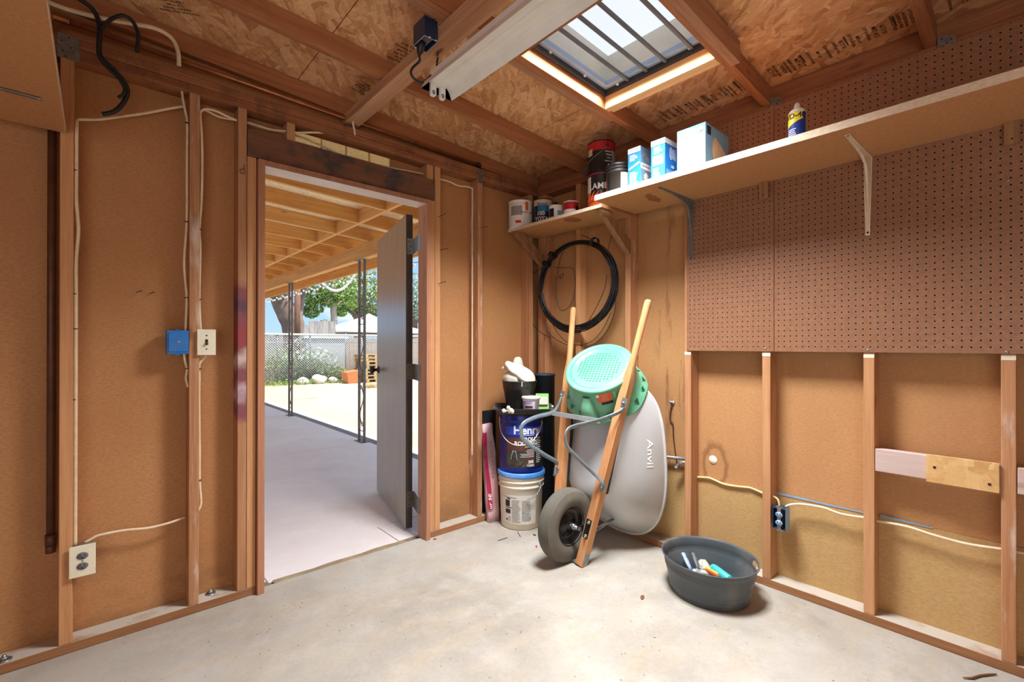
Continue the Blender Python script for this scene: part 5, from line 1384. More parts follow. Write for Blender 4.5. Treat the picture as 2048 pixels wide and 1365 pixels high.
tx = lambda s, sz, a, z, m=INKW, nm='lettering', **k: obj(nm, cyl_text(s, sz, CB, R1+.0006, a, ZH+z, **k), m, t)
tx('Henry', .072, .28, .278, bold=.028); tx('ROLL', .034, .42, .222, bold=.02); tx('ROOFING', .034, .22, .196, bold=.02); tx('ADHESIVE', .015, .40, .174, TANP); tx('205', .026, .44, .078, bold=.02)
b = NB()
for i in range(6): patch(b, CB, R1+.0006, ZH+.110+.009*i, ZH+.112+.009*i, .20+.05*(i % 2)-.25*(i < 3), .60, 6)
for i in range(14): patch(b, CB, R1+.0006, ZH+.070+.012*i, ZH+.073+.012*i, .72, .95+.05*(i % 3), 4)
for i in range(3): patch(b, CB, R1+.0006, ZH+.050+.005*i, ZH+.052+.005*i, .25, .60, 4)
patch(b, CB, R1+.0006, ZH+.246, ZH+.2485, -.05, .62, 8); obj('small_print', b, INKW, t)
b = NB(); f = face_dir(CB)
e0, e1 = cyl_at(CB, .149, f-1.32, ZH+.345), cyl_at(CB, .149, f+1.15, ZH+.325)
hp = [e0]+[cyl_at(CB, .150+.018*math.sin(PI*k/12), f-1.32+2.47*k/12, ZH+.340-.150*math.sin(PI*k/12)**.8) for k in range(1, 12)]+[e1]
tube(b, smooth_path(hp, 4), .0022, 6); obj('bail_handle', b, WHITEP, t)
for e in (e0, e1):
    b = NB(); lathe(b, (0,0,0), [(0,.005),(.008,.004),(.010,0)], 14, M=frame(e+(V((CB[0],CB[1],e.z))-e).normalized()*.004, e-V((CB[0],CB[1],e.z)))); obj('ear', b, GALV, t)

ZT = ZH+.3822
t = thing('roller_tray', 'tar-smeared black roller tray lying on top of the blue pail', 'tray', (2.09, 2.24, ZT))
tc = V((2.082, 2.232, ZT)); wv = V((.733,-.68,0)); dv = V((.68,.733,0))          # tray runs across the view
def trayrect(w0, w1, d0, d1, z): return [tc+wv*w+dv*d+V((0,0,z)) for w, d in ((w0,d0),(w1,d0),(w1,d1),(w0,d1))]
b = NB(); loft(b, [trayrect(-.150,.150,-.140,.105,.003), trayrect(-.172,.190,-.158,.125,.042), trayrect(-.182,.200,-.168,.135,.042), trayrect(-.182,.200,-.168,.135,.037)], smooth=False, cap0=True)
loft(b, [trayrect(-.172,.190,-.158,.125,.042), trayrect(-.150,.150,-.140,.105,.006)], smooth=False, cap1=True)
bmesh.ops.subdivide_edges(b, edges=b.edges, cuts=4, use_grid_fill=True); jitter(b, .003, 24); 
for v_ in b.verts: v_.co.z = max(v_.co.z, ZT+.0005)
obj('pan', b, GRIME, t)
b = NB(); q = random.Random(9)
for k in range(12): ball(b, tc+wv*(-.085+q.uniform(-.035,.035))+dv*-.167+V((0,0,.040+q.uniform(-.018,.012))), q.uniform(.008,.016), (1,.8,1), 2)
jitter(b, .004, 60); obj('dried_paint_lump', b, CLOTH, t)
b = NB()
for k in range(5): ball(b, tc+wv*(.196)+dv*(-.05+.02*k)+V((0,0,.040-.008*k)), .009, (1,1,1.4), 2)
jitter(b, .003, 60); obj('dried_paint_lump', b, CLOTH, t)

zp = ZT+.0122
CP = on_z(1036, 820, zp+.03); CP = (tc+wv*-.016+dv*.040); CP = (CP.x, CP.y)
t = thing('nursery_pot', 'black plastic plant pot standing in the roller tray', 'pot', (*CP, zp))
hP = .192
b = NB(); lathe(b, (*CP, zp), [(0,.002),(.082,.0005),(.084,.004),(.106,.135),(.1085,.136),(.110,.158),(.112,.160),(.113,hP-.006),(.117,hP-.004),(.117,hP),(.111,hP),(.103,.13),(.080,.01),(0,.008)], 56); obj('body', b, POT, t)
b = NB()
for k in range(26):
    a_ = -.75+1.3*k/25; patch(b, CP, .1088, zp+.139, zp+.156, a_, a_+.022, 1, .1108)
obj('rim_flutes', b, BLACK, t); b = NB(); patch(b, CP, .1140, zp+.160, zp+hP+.001, .11, .17, 2, .1178); obj('tie_strip', b, CLEAR, t)
# cloth cap
t = thing('cloth_cap', 'grubby white cloth cap stuffed in the plant pot', 'cap', (CP[0], CP[1], zp+.15))
c0 = V((CP[0], CP[1], zp+hP))
b = NB(); bmesh.ops.create_icosphere(b, subdivisions=4, radius=1, matrix=Matrix.Translation(c0+wv*-.038+V((0,0,.012))-dv*.02) @ Matrix.Diagonal((.072,.070,.066,1))); jitter(b, .010, 18, 3)
for f_ in b.faces: f_.smooth = True
obj('crown', b, CLOTH, t)
ax_ = (wv*.88-V((0,0,.50))).normalized()
b = NB(); bmesh.ops.create_icosphere(b, subdivisions=4, radius=1, matrix=frame(c0+wv*.004-dv*.040+V((0,0,.056)), (wv*.50+V((0,0,.82))-dv*.40), ax_) @ Matrix.Diagonal((.116,.074,.030,1))); jitter(b, .016, 13, 8); jitter(b, .004, 50, 2)
for f_ in b.faces: f_.smooth = True
obj('brim', b, CLOTH, t)
b = NB(); lathe(b, (0,0,0), [(.046,-.05),(.046,.0),(.042,.030),(.031,.055),(.016,.066),(0,.069)], 24, M=frame(c0+wv*-.012+dv*.03+V((0,0,.090)), (0,0,1)), sx=1, sy=.6); jitter(b, .008, 22, 5)
obj('flap', b, CLOTH, t)
b = NB(); tube(b, smooth_path([c0+wv*-.088-dv*.04+V((0,0,.070)), c0+wv*-.098-dv*.04+V((0,0,.086)), c0+wv*-.108-dv*.045+V((0,0,.088)), c0+wv*-.112-dv*.045+V((0,0,.080))], 5), .006, 8); obj('strap', b, CLOTH, t)
# little tub and the green packet
CT = tc+wv*.058-dv*.086; CT = (CT.x, CT.y)
t = thing('filler_tub', 'small white filler tub with printed label in the roller tray', 'tub', (*CT, zp))
b = NB(); lathe(b, (*CT, zp), [(0,.001),(.046,.001),(.048,.004),(.055,.085),(.057,.086)], 40); obj('body', b, WHITEP, t)
b = NB(); lathe(b, (*CT, zp), [(.056,.084),(.061,.085),(.061,.097),(.058,.100),(.02,.100),(0,.100)], 40); obj('lid', b, PAPER, t)
b = NB(); patch(b, CT, .0492, zp+.012, zp+.072, -1.3, .5, 16, .0542); obj('label_print', b, paint('lilac_print', srgb(196,180,196), .45, 0, .15, srgb(226,210,200), .6, 50), t); b = NB(); patch(b, CT, .0513, zp+.030, zp+.045, -.8, .2, 8, .0526); obj('label_picture', b, BROWNP, t)
b = NB(); patch(b, CT, .0543, zp+.058, zp+.072, -1.1, .1, 8, .0552); obj('label_band', b, paint('violet_print', srgb(140,130,190), .45, 0, .1), t)
pk = tc+wv*.132-dv*.030
t = thing('packet', 'green and grey blister packet leaning in the roller tray', 'packet', (pk.x, pk.y, zp))
Mp = frame(pk+V((0,0,.067)), (dv*-1)+V((0,0,.25)), wv)
b = NB(); obx(b, Mp, .042, .058, .0015, .0005); obj('card', b, LGREEN, t); b = NB(); obx(b, Mp @ Matrix.Translation((.006,.008,.008)), .030, .026, .008, .005); obj('blister', b, CLEAR, t)
b = NB(); obx(b, Mp @ Matrix.Translation((-.030,-.036,.0018)), .010, .020, .0004); obj('print', b, INKW, t)

# pink sack, black board, tall pipe
t = thing('cement_sack', 'pink and red paper sack squeezed between bucket and stud', 'sack', (2.0, 2.46, 0))
b = NB(); bx(b, 0, 1, 0, 1, 0, 1); bmesh.ops.subdivide_edges(b, edges=b.edges, cuts=9, use_grid_fill=True)
sk0, skx, sky = V((1.936, 2.400, 0)), V((.094, -.012, 0)), V((.008, .034, 0))
for v_ in b.verts:
    x, y, z = v_.co; k = (.86+.14*math.sin(PI*min(1, max(0, z)))**.5)
    v_.co = sk0+skx*(.5+(x-.5)*k)+sky*(.5+(y-.5)*k)+V((0,.072*max(0,z),.004+.640*z))
jitter(b, .008, 13, 2)
for v_ in b.verts: v_.co.z = max(.001, v_.co.z); v_.co.y = min(v_.co.y, 2.514)
for f_ in b.faces: f_.smooth = True
obj('sack', b, PINK, t)
b = NB(); P0 = lambda a, z, o=.010: sk0+skx*a+V((-skx.y, skx.x, 0)).normalized()*-o+V((0,.072*z/.64,z))
loft(b, [[P0(-.02+.05*math.sin(z*9), z), P0(.16+.10*math.sin(z*7+1), z), P0(.36-.12*z+.06*math.sin(z*11), z)] for z in [.09+.5*k/12 for k in range(13)]], closed=False); jitter(b, .003, 20); obj('red_panel', b, MAGE, t)
fn = lambda x, y, w: P0(.20-y/.142, .14+x, .0150+w); obj('lettering', text_bm('ur SE', .046, fn, .0005, bold=.015, shear=.2), INKW, t)
b = NB()
for k in range(10): b.faces.new([b.verts.new(P0(a, z, .0125)) for a, z in ((.52,.30+.024*k),(.80,.30+.024*k),(.80,.31+.024*k),(.52,.31+.024*k))])
obj('small_print', b, paint('sack_print', srgb(186,150,156), .6, 0, .1), t)
b = NB(); p = on_y(965, 823, 2.40); M = frame((1.965, 2.400, .345), (0,0,1), (.76,-.65,0)); obx(b, frame((2.005, 2.500, .386), (0,0,1), (1,0,0)), .072, .008, .346, .002)
solo('foam_board', b, BLACK, 'narrow black board standing behind the pink sack', 'board')
pp = on_x(1087, 760, 2.358); CPp = (2.358, min(pp.y, 2.366)); t_ = on_x(1087, 748, 2.358).z
b = NB(); r = .079
lathe(b, (*CPp, 0), [(r-.010,.0005),(r,.0005),(r,t_-.012),(r+.005,t_-.010),(r+.005,t_),(r-.010,t_),(r-.010,.0005)], 56)
solo('drain_pipe', b, PIPEB, 'tall dark blue pipe standing in the corner behind the buckets', 'pipe')

# ------------------------------------------------------------------ charcoal tub with tools
TC, TA, TB = V((2.199, 1.038, 0)), .227, .211; ang = math.atan2(-.916, -.401)
MTb = Matrix.Translation(TC) @ Matrix.Rotation(ang, 4, 'Z')
t = thing('tool_tub', 'charcoal plastic tub of hand tools on the floor under the pegboard', 'tub', TC)
b = NB(); H = .172
def tr(k, z): return [MTb @ V((TA*k*math.cos(a), TB*k*math.sin(a), z)) for a in [2*PI*j/96 for j in range(96)]]
prof = [(.05,.004),(.78,.004),(.805,.0),(.82,.004),(.828,.020),(.838,.022),(.842,.029),(.838,.034),(.848,.036),(.850,.042),(.846,.046),(.915,.112),(.925,.114),(.929,.120),(.924,.124),(.932,.126),(.936,.131),(.932,.135),(.985,.166),(1.0,.168),(1.0,H),(.978,H),(.972,.160)]
inn = [(.920,.133),(.928,.129),(.914,.123),(.918,.118),(.900,.110),(.832,.046),(.828,.036),(.810,.022),(.79,.010),(.05,.010)]
R_ = loft(b, [tr(k, z) for k, z in prof+inn], cap0=True, cap1=True)
hs = []
body = obj('body', b, TUBM, t)
# cut hand holes
vdir = V((-TC.x, -TC.y, 0)).normalized(); sd = V((-vdir.y, vdir.x, 0))
cut = NB()
ah = (math.atan2(*(lambda d: (d.y, d.x))((MTb.inverted() @ on_z(1503, 1133, .14)))), math.atan2(*(lambda d: (d.y, d.x))((MTb.inverted() @ on_z(1331, 1122, .13)))))
for a in ah:
    d = (MTb.to_3x3() @ V((math.cos(a)*TA, math.sin(a)*TB, 0))); p = TC+d*.955+V((0,0,.150)); M = frame(p, d, (0,0,1).__class__((0,0,1)) if False else V((0,0,1)))
    rings = [[M @ V((.0085*math.sin(th), (.030 if math.cos(th) > 0 else -.030)+.0085*math.cos(th), s)) for th in [2*PI*(k+.5)/24 for k in range(24)]] for s in (-.05, .05)]
    loft(cut, rings, cap0=True, cap1=True, smooth=False)
bmesh.ops.recalc_face_normals(cut, faces=cut.faces); bmesh.ops.translate(cut, verts=cut.verts, vec=-TC)
me = bpy.data.meshes.new('cut'); cut.to_mesh(me); cut.free(); co = bpy.data.objects.new('cut', me); COL.objects.link(co)
md = body.modifiers.new('holes', 'BOOLEAN'); md.operation = 'DIFFERENCE'; md.object = co; md.solver = 'EXACT'
co.location = TC; bpy.context.view_layer.update()
me2 = bpy.data.meshes.new_from_object(body.evaluated_get(bpy.context.evaluated_depsgraph_get()))
body.modifiers.clear(); body.data = me2; bpy.data.objects.remove(co)
for p_ in me2.polygons: p_.use_smooth = True

def tool(name, label, cat, p, q, build):
    d = V(q)-V(p); t = thing(name, label, cat, p); build(t, V(p), V(q), d.normalized()); return t
g_in = lambda u, v, z: on_z(u, v, z)
p0, p1 = g_in(1382, 1141, .055), g_in(1366, 1107, .105)
def scraper(col):
    def f(t, p, q, d):
        L_ = (q-p).length
        b = NB(); lathe(b, (0,0,0), [(0,0),(.007,0),(.009,.01),(.012,.03),(.013,.06),(.010,L_*.75),(.013,L_*.9),(.010,L_),(0,L_+.001)], 18, M=frame(p, d), sx=1, sy=.7); obj('grip', b, col, t)
        b = NB(); bl = p-d*.055; obx(b, frame((p+bl)/2, d), .016, .0012, .030); obj('blade', b, STEELL, t)
    return f
tool('scraper', 'scraper with a mottled blue and white handle in the charcoal tub', 'scraper', p0, p1, scraper(BLUEW))
p0, p1 = g_in(1397, 1139, .060), g_in(1386, 1107, .108)
tool('scraper', 'scraper with a dark grey handle in the charcoal tub', 'scraper', p0, p1, scraper(GREYH))
p = g_in(1404, 1133, .05); t = thing('plastic_bag', 'crumpled cloudy plastic bag lying in the charcoal tub', 'bag', p)
b = NB(); bmesh.ops.create_icosphere(b, subdivisions=4, radius=1, matrix=Matrix.Translation(p+V((.01,-.005,-.004))) @ Matrix.Rotation(.9, 4, 'Z') @ Matrix.Diagonal((.045,.030,.026,1))); jitter(b, .010, 22, 4); jitter(b, .005, 70, 2)
for v_ in b.verts: v_.co.z = max(v_.co.z, .0115)
obj('film', b, CLEAR, t)
p0, p1 = g_in(1410, 1154, .035), g_in(1424, 1158, .035)
b = NB(); M = frame(g_in(1413, 1150, .035), (0,0,1), (.5,-.8,0)); obx(b, M, .065, .016, .018, .006); jitter(b, .003, 30)
solo('sponge', b, CLOTH, 'pale flat sponge lying in the charcoal tub', 'sponge')
a, c_ = g_in(1412, 1140, .062), g_in(1438, 1155, .05)
b = NB(); bar(b, a, c_, .014, .010, (0,0,1), .003); o = solo('marker', b, ORNG, 'orange and yellow striped stick in the charcoal tub', 'marker')
b = NB(); bar(b, a+V((.012,.010,.004)), c_+V((.012,.010,.004)), .014, .009, (0,0,1), .003); obj('yellow_side', b, YELL, o)
a, c_ = g_in(1424, 1134, .060), g_in(1458, 1160, .05)
d_ = (c_-a).normalized(); b = NB(); lathe(b, (0,0,0), [(0,0),(.014,.001),(.018,.008),(.020,.03),(.021,(c_-a).length),(.018,(c_-a).length+.004),(0,(c_-a).length+.004)], 24, M=frame(a, d_))
o = solo('roller_sleeve', b, TURQ, 'turquoise roller in the charcoal tub', 'paint roller')
b = NB()
for k in range(4): tube(b, [a+d_*(.02+.018*k)+frame(a, d_).to_3x3() @ V((math.cos(2*PI*j/20)*.0206, math.sin(2*PI*j/20)*.0206, 0)) for j in range(20)], .0006, 4, closed=True)
obj('wrap_lines', b, BLUEW, o)
a, c_ = g_in(1420, 1127, .045), g_in(1450, 1140, .03)
b = NB(); bar(b, a, c_, .030, .008, (0,0,1), .003); solo('putty_knife', b, GREYH, 'dark flat tool behind the turquoise roller in the tub', 'putty knife')

# bits on the floor
def leaf(u, v, s, label, m, rot):
    p = on_z(u, v, .002); b = NB(); pts = [(-1,0,0),(-.4,.42,.12),(.3,.4,.2),(1,.05,.1),(.4,-.4,.22),(-.4,-.36,.1)]
    c_, s_ = math.cos(rot), math.sin(rot)
    top = [p+V(((x*c_-y*s_)*s, (x*s_+y*c_)*s, z*s+.001)) for x, y, z in pts]
    loft(b, [top, [q_+V((0,0,-.0009)) for q_ in top]], cap0=True, cap1=True, smooth=False); solo('dry_leaf', b, m, label, 'leaf')
LEAFB = paint('dry_leaf_brown', srgb(110,74,46), .8, 0, .25)
leaf(1285, 1196, .020, 'dry brown leaf on bare concrete in front of the wheelbarrow', LEAFB, .4)
leaf(1073, 1094, .012, 'pink petal on the floor near the wheelbarrow wheel', MAGE, 1.0)
leaf(1069, 1071, .012, 'dark curled leaf at the foot of the white bucket', BLACK, 2.0)
leaf(870, 1079, .012, 'small dark leaf on the floor by the door jamb', LEAFB, 2.7)
pts = [on_z(u, v, .005) for u, v in ((1926,1356),(1944,1357),(1960,1352),(1976,1350),(1993,1349))]
b = NB(); tube(b, pts, .0035, 6, rs=[.002,.004,.0035,.004,.002]); solo('twig', b, LEAFB, 'dark dry twig on the floor by the right sole plate', 'twig')
for (a, c_, lab_) in (((996,1082),(1015,1076),'short black wire scrap on the floor before the white bucket'), ((1035,1064),(1041,1074),'tiny dark splinter on the floor touching the white bucket')):
    b = NB(); tube(b, [on_z(*a, .003), on_z(*c_, .003)], .0016, 6); solo('wire_scrap', b, BLACKC, lab_, 'scrap')
q = random.Random(12); b = NB()
for k in range(170):
    x, y = q.uniform(.2, 2.4), q.uniform(-.2, 2.4); s = q.uniform(.0007, .0020); a = q.uniform(0, PI); dx, dy = math.cos(a)*s*q.uniform(1, 3), math.sin(a)*s*q.uniform(1, 3)
    hexa(b, [(x-dx-dy*.3,y-dy+dx*.3,.0002),(x+dx-dy*.3,y+dy+dx*.3,.0002),(x+dx+dy*.3,y+dy-dx*.3,.0002),(x-dx+dy*.3,y-dy-dx*.3,.0002),(x-dx,y-dy,.0015),(x+dx,y+dy,.0018),(x+dx*.9,y+dy*.9,.0016),(x-dx*.9,y-dy*.9,.0016)])
tag(obj('floor_debris', b, LEAFB), 'specks of dry plant litter scattered over the concrete floor', 'debris', kind='stuff')
# ================================================================== outside the door
GZ = -.012
def slab(name, x0, x1, y0, y1, m, z=GZ):
    b = NB(); bx(b, x0, x1, y0, y1, z-.10, z, .003); return struct(name, b, m)
xd0, xd1 = 2.50, 2.615            # drain channel between porch and yard
b = NB(); bx(b, -40, 60, YW+.031, 90, GZ-.30, GZ-.012); bx(b, .60, 1.48, 2.498, YW+.031, -.12, -.014); jn = struct('ground', b, DIRT)
slab('ground_threshold', .645, 1.372, 2.548, 2.858, CONC_P); slab('ground_threshold', 1.378, 2.49, YW+.033, 2.858, CONC_P); slab('ground_threshold', -3.5, .640, YW+.033, 2.858, CONC_P)
for a, c in ((2.864, 5.43), (5.436, 8.40), (8.406, 11.4), (11.406, 14.6)): slab('ground_porch', -3.5, xd0, a, c, CONC_P)
slab('ground_kerb', xd1, xd1+.16, YW+.033, 14.6, CONC_P, GZ+.002)
slab('ground_yard', xd1+.165, 14, YW+.033, 15.0, CONC_Y)
# rough mortar where the sill was taken out
b = NB(); bx(b, .66, 1.40, 2.500, 2.546, -.06, -.0035); bmesh.ops.subdivide_edges(b, edges=b.edges, cuts=10, use_grid_fill=True); jitter(b, .005, 40); struct('ground_mortar', b, concrete('rough_mortar', srgb(166,146,116), srgb(120,100,76), srgb(140,118,88), scale=6))
# slotted drain cover
t = thing('drain_grate', 'long slotted drain grate between the shaded porch and the sunny yard', 'drain', ((xd0+xd1)/2, 8, GZ-.02))
b = NB()
for x in (xd0+.002, xd1-.012): bx(b, x, x+.010, YW+.04, 14.6, GZ-.03, GZ+.002)
for k in range(4): x = xd0+.024+k*.022; bx(b, x, x+.008, YW+.04, 14.6, GZ-.022, GZ)
y = YW+.06
while y < 14.5: bx(b, xd0+.012, xd1-.012, y, y+.018, GZ-.024, GZ-.001); y += .075
obj('grating', b, GRATE, t)

# porch roof carried on iron posts
zr = lambda x: 2.44+SL*(2.03-x)
t = thing('patio_cover', 'open porch roof of pale orange rafters outside the door', 'porch roof', (1.0, 8.0, 2.4))
RX0, RX1, RY1 = -.9, 2.93, 15.5
b = NB(); hexa(b, [(RX0,YW+.035,zr(RX0)+.140),(RX1+.06,YW+.035,zr(RX1+.06)+.140),(RX1+.06,RY1,zr(RX1+.06)+.140),(RX0,RY1,zr(RX0)+.140),(RX0,YW+.035,zr(RX0)+.155),(RX1+.06,YW+.035,zr(RX1+.06)+.155),(RX1+.06,RY1,zr(RX1+.06)+.155),(RX0,RY1,zr(RX0)+.155)]); obj('roof_sheet', b, OSB_P, t)
k = 0; y = 4.046-2*.61
ys = []
while y < RY1-.1:
    b = NB(); ya, yb_ = y-.019, y+.019
    hexa(b, [(RX0,ya,zr(RX0)),(RX1,ya,zr(RX1)),(RX1,yb_,zr(RX1)),(RX0,yb_,zr(RX0)),(RX0,ya,zr(RX0)+.139),(RX1,ya,zr(RX1)+.139),(RX1,yb_,zr(RX1)+.139),(RX0,yb_,zr(RX0)+.139)], .002); obj('rafter', b, W_OUT, t); ys.append(y); y += .606
for a, c in zip(ys, ys[1:]):
    b = NB(); bx(b, 2.011, 2.049, a+.0195, c-.0195, zr(2.03)+.001, zr(2.03)+.138, .002); obj('blocking', b, W_OUTy, t)
b = NB(); bx(b, 2.405, 2.495, YW+.04, RY1, 2.235, 2.417, .004); obj('beam', b, W_OUTy, t)
b = NB(); bx(b, RX1+.001, RX1+.039, YW+.04, RY1, 2.275, 2.545, .003); obj('fascia', b, W_OUTy, t)
b = NB(); bx(b, RX0, RX1, YW+.0315, YW+.034, 2.38, 2.62); obj('wall_ledger', b, W_OUT, t)
def post(y):
    p = thing('porch_post', 'wrought iron porch post with scrolls, ' + ('nearer the door' if y < 7 else 'farther off by the tree trunk'), 'post', (2.45, y, GZ))
    for dy in (-.075, .075):
        b = NB(); bx(b, 2.437, 2.463, y+dy-.013, y+dy+.013, GZ+.006, 2.230, .002); obj('upright', b, IRONP, p)
    b = NB(); bx(b, 2.40, 2.50, y-.11, y+.11, GZ+.0005, GZ+.006); obj('foot_plate', b, IRONP, p)
    b = NB(); bx(b, 2.40, 2.50, y-.11, y+.11, 2.2295, 2.2345); obj('top_plate', b, IRONP, p)
    for z0 in (.12, .78, 1.44):
        b = NB(); pts = []
        for i in range(41):
            s_ = i/40; pts.append(V((2.45, y+.050*math.sin(2*PI*s_)*(1), z0+.08+.46*s_)))
        tube(b, pts, .006, 6)
        for zc, sg in ((z0+.08, 1), (z0+.54, -1)):
            tube(b, [V((2.45, y+sg*(-.012)+math.cos(a)*(.030-.016*a/7)*sg, zc+math.sin(a)*(.030-.016*a/7)*sg)) for a in [7*k/24 for k in range(25)]], .005, 5)
        tube(b, [(2.45,y-.062,z0),(2.45,y+.062,z0)], .006, 6); obj('scroll', b, IRONP, p)
post(5.532); post(8.37)
# string of little lamps under the eave
t = thing('string_lights', 'string of small white bulbs looped along the porch eave', 'string lights', (2.98, 9, 2.25))
BULB = paint('frosted_bulb', srgb(250,246,238), .3, 0, .02)
b = NB(); pts = []
for i in range(121):
    y = 4.9+9*i/120; pts.append(V((2.985, y, 2.262-.045*abs(math.sin(PI*i/6)))))
tube(b, pts, .004, 5); obj('wire', b, BLACKC, t)
for i in range(2, 100, 2):
    b = NB(); ball(b, pts[i]+V((0,0,-.028)), .021, (1,1,1.25), 1); obj('bulb', b, BULB, t)
p0, p1 = on_y(640, 560, 10), on_y(715, 540, 9.6)
pts = [p0.lerp(p1, i/24)+V((0,0,-.30*math.sin(PI*i/24))) for i in range(25)]
b = NB(); tube(b, [V((2.985, 11.6, 2.25))]+pts+[V((2.985, 8.0, 2.25))], .004, 5); obj('wire', b, BLACKC, t)
for i in range(1, 25):
    b = NB(); ball(b, pts[i]+V((0,0,-.03)), .028, (1,1,1.25), 1); obj('bulb', b, BULB, t)

# ---- the back fence
FY = 15.1
t = thing('chain_link_fence', 'chain link fence across the far side of the yard', 'fence', (6, FY, GZ))
X0, X1, ZT_ = -3.4, 10.4, 1.50
b = NB(); tube(b, [(X0,FY,ZT_),(X1,FY,ZT_+.02)], .032, 8); obj('top_rail', b, paint('white_rail', srgb(226,226,224), .4, .2, .06), t)
b = NB(); tube(b, [(X0,FY+.4,ZT_-.26),(X1,FY+.4,ZT_-.22)], .014, 8); obj('middle_rail', b, GALV, t)
for x in (-2.9, -.6, 1.7, 4.05, 5.0, 6.7, 8.3, 9.9):
    b = NB(); tube(b, [(x,FY+.02,GZ),(x,FY+.02,ZT_+.04)], .024, 8); obj('fence_post', b, GALV, t)
b = NB(); pitch = .075; zb_, zt_ = GZ+.02, ZT_-.03; hgt = zt_-zb_
x = X0-hgt
while x < X1:
    for sg in (1, -1):
        xa, xb_ = (x, x+hgt) if sg > 0 else (x+hgt, x)
        za, zc_ = zb_, zt_
        A_, B_ = V((xa, FY+.006*sg, za)), V((xb_, FY+.006*sg, zc_))
        lo = max(0, (X0-min(xa,xb_))/hgt); hi = min(1, (X1-min(xa,xb_))/hgt)
        if hi > lo:
            if sg > 0: P_, Q_ = A_.lerp(B_, lo), A_.lerp(B_, hi)
            else: P_, Q_ = A_.lerp(B_, 1-hi), A_.lerp(B_, 1-lo)
            tube(b, [P_, Q_], .0062, 3)
    x += pitch
obj('wire_mesh', b, paint('bright_wire', srgb(206,206,202), .5, .2, .05), t)

# ---- things beyond
def leaves(bm, n, fn, s, rg):
    for _ in range(n):
        c_ = fn(rg)
        if c_ is None: continue
        a = V((rg.gauss(0,1), rg.gauss(0,1), rg.gauss(0,1))).normalized(); b_ = a.orthogonal().normalized(); k = s*rg.uniform(.6, 1.3)
        c2 = a.cross(b_)
        vs = [bm.verts.new(c_+q_) for q_ in (b_*k, c2*k*.55, -b_*k, -c2*k*.55)]
        bm.faces.new(vs)
def blobs(cs):
    def f(rg):
        c_, r = rg.choice(cs)
        d = V((rg.gauss(0,1), rg.gauss(0,1), rg.gauss(0,1))).normalized()*rg.uniform(.45, 1)**.5
        return V(c_)+V((d.x*r, d.y*r, d.z*r*.8))
    return f
rg = random.Random(21)
def tree(name, label, trunk, rs, cs, n, s, lm, bm_, branches=()):
    t = thing(name, label, 'tree', (trunk[0][0], trunk[0][1], GZ))
    b = NB(); P = smooth_path(trunk, 5); N = len(P); tube(b, P, .2, 12, rs=[rs[0]+(rs[1]-rs[0])*i/(N-1) for i in range(N)]); jitter(b, .02, 3); obj('trunk', b, bm_, t)
    for pts in branches:
        b = NB(); P = smooth_path(pts, 4); N = len(P); tube(b, P, .1, 8, rs=[rs[1]*(1-.75*i/(N-1)) for i in range(N)]); obj('branch', b, bm_, t)
    if n:
        b = NB(); leaves(b, n, blobs(cs), s, rg); obj('foliage', b, lm, t)
Yp = lambda u, v, y: on_y(u, v, y)
# leaning old trunk at the left
yt = 19.0
tr0 = [Yp(592, 720, yt), Yp(588, 660, yt), Yp(576, 630, yt), Yp(562, 600, yt), Yp(556, 570, yt), Yp(540, 500, yt)]; tr0[0].z = GZ
cs = [(Yp(560, 480, yt), 1.5), (Yp(520, 520, yt), 1.2), (Yp(600, 500, yt+.6), 1.1), (Yp(610, 490, yt+.4), 1.2)]
tree('old_tree', 'thick leaning dark tree trunk behind the fence at the left', tr0, (.46, .30), cs, 2600, .13, LEAF2, BARK, [[Yp(588, 655, yt), Yp(594, 630, yt+.5), Yp(604, 590, yt+.5), Yp(625, 540, yt+.5)]])
# pole
b = NB(); p = Yp(594, 700, 17.6); tube(b, [(p.x, p.y, GZ), (p.x+.02, p.y, 5.2)], .105, 12); solo('utility_pole', b, POLE, 'reddish wooden pole beside the leaning tree trunk', 'pole')
# pine-like tree in the middle
y2 = 21.0
tr2 = [Yp(668, 700, y2), Yp(668, 640, y2), Yp(667, 610, y2), Yp(668, 580, y2), Yp(672, 540, y2)]; tr2[0].z = GZ
cs = [(Yp(u, v, y2+dy), r) for u, v, r, dy in ((645,582,.80,0),(622,592,.7,.4),(668,578,.9,0),(690,585,.75,.5),(655,598,.5,0),(632,612,.42,0),(612,604,.45,0),(680,600,.55,0),(700,605,.45,0),(622,625,.34,0),(640,560,1.0,0),(680,560,1.0,0),(682,625,.26,0))]
tree('pine_tree', 'tree with a slim pale trunk and dark tufts in the middle of the yard view', tr2, (.16, .11), cs, 3000, .085, LEAF1, BARKL, [[Yp(667, 615, y2), Yp(655, 605, y2), Yp(640, 600, y2)], [Yp(667, 618, y2), Yp(680, 606, y2), Yp(694, 600, y2)], [Yp(667, 600, y2), Yp(640, 590, y2), Yp(622, 590, y2)]])
y3 = 24.0
tr3 = [Yp(716, 690, y3), Yp(714, 640, y3), Yp(705, 610, y3), Yp(700, 570, y3)]; tr3[0].z = GZ
cs = [(Yp(u, v, y3+dy), r) for u, v, r, dy in ((735,590,1.1,0),(715,575,1.1,.4),(750,610,.9,0),(700,595,.8,0),(725,620,.7,.5),(745,570,1.2,.4),(757,640,.7,.2),(712,612,.6,0))]
tree('leafy_tree', 'broad pale green tree above the white tent', tr3, (.20, .12), cs, 4200, .10, LEAF3, BARK, [[Yp(713, 635, y3), Yp(730, 600, y3), Yp(745, 580, y3)]])
y4 = 22.5
tr4 = [Yp(830, 700, y4), Yp(830, 640, y4), Yp(828, 600, y4)]; tr4[0].z = GZ
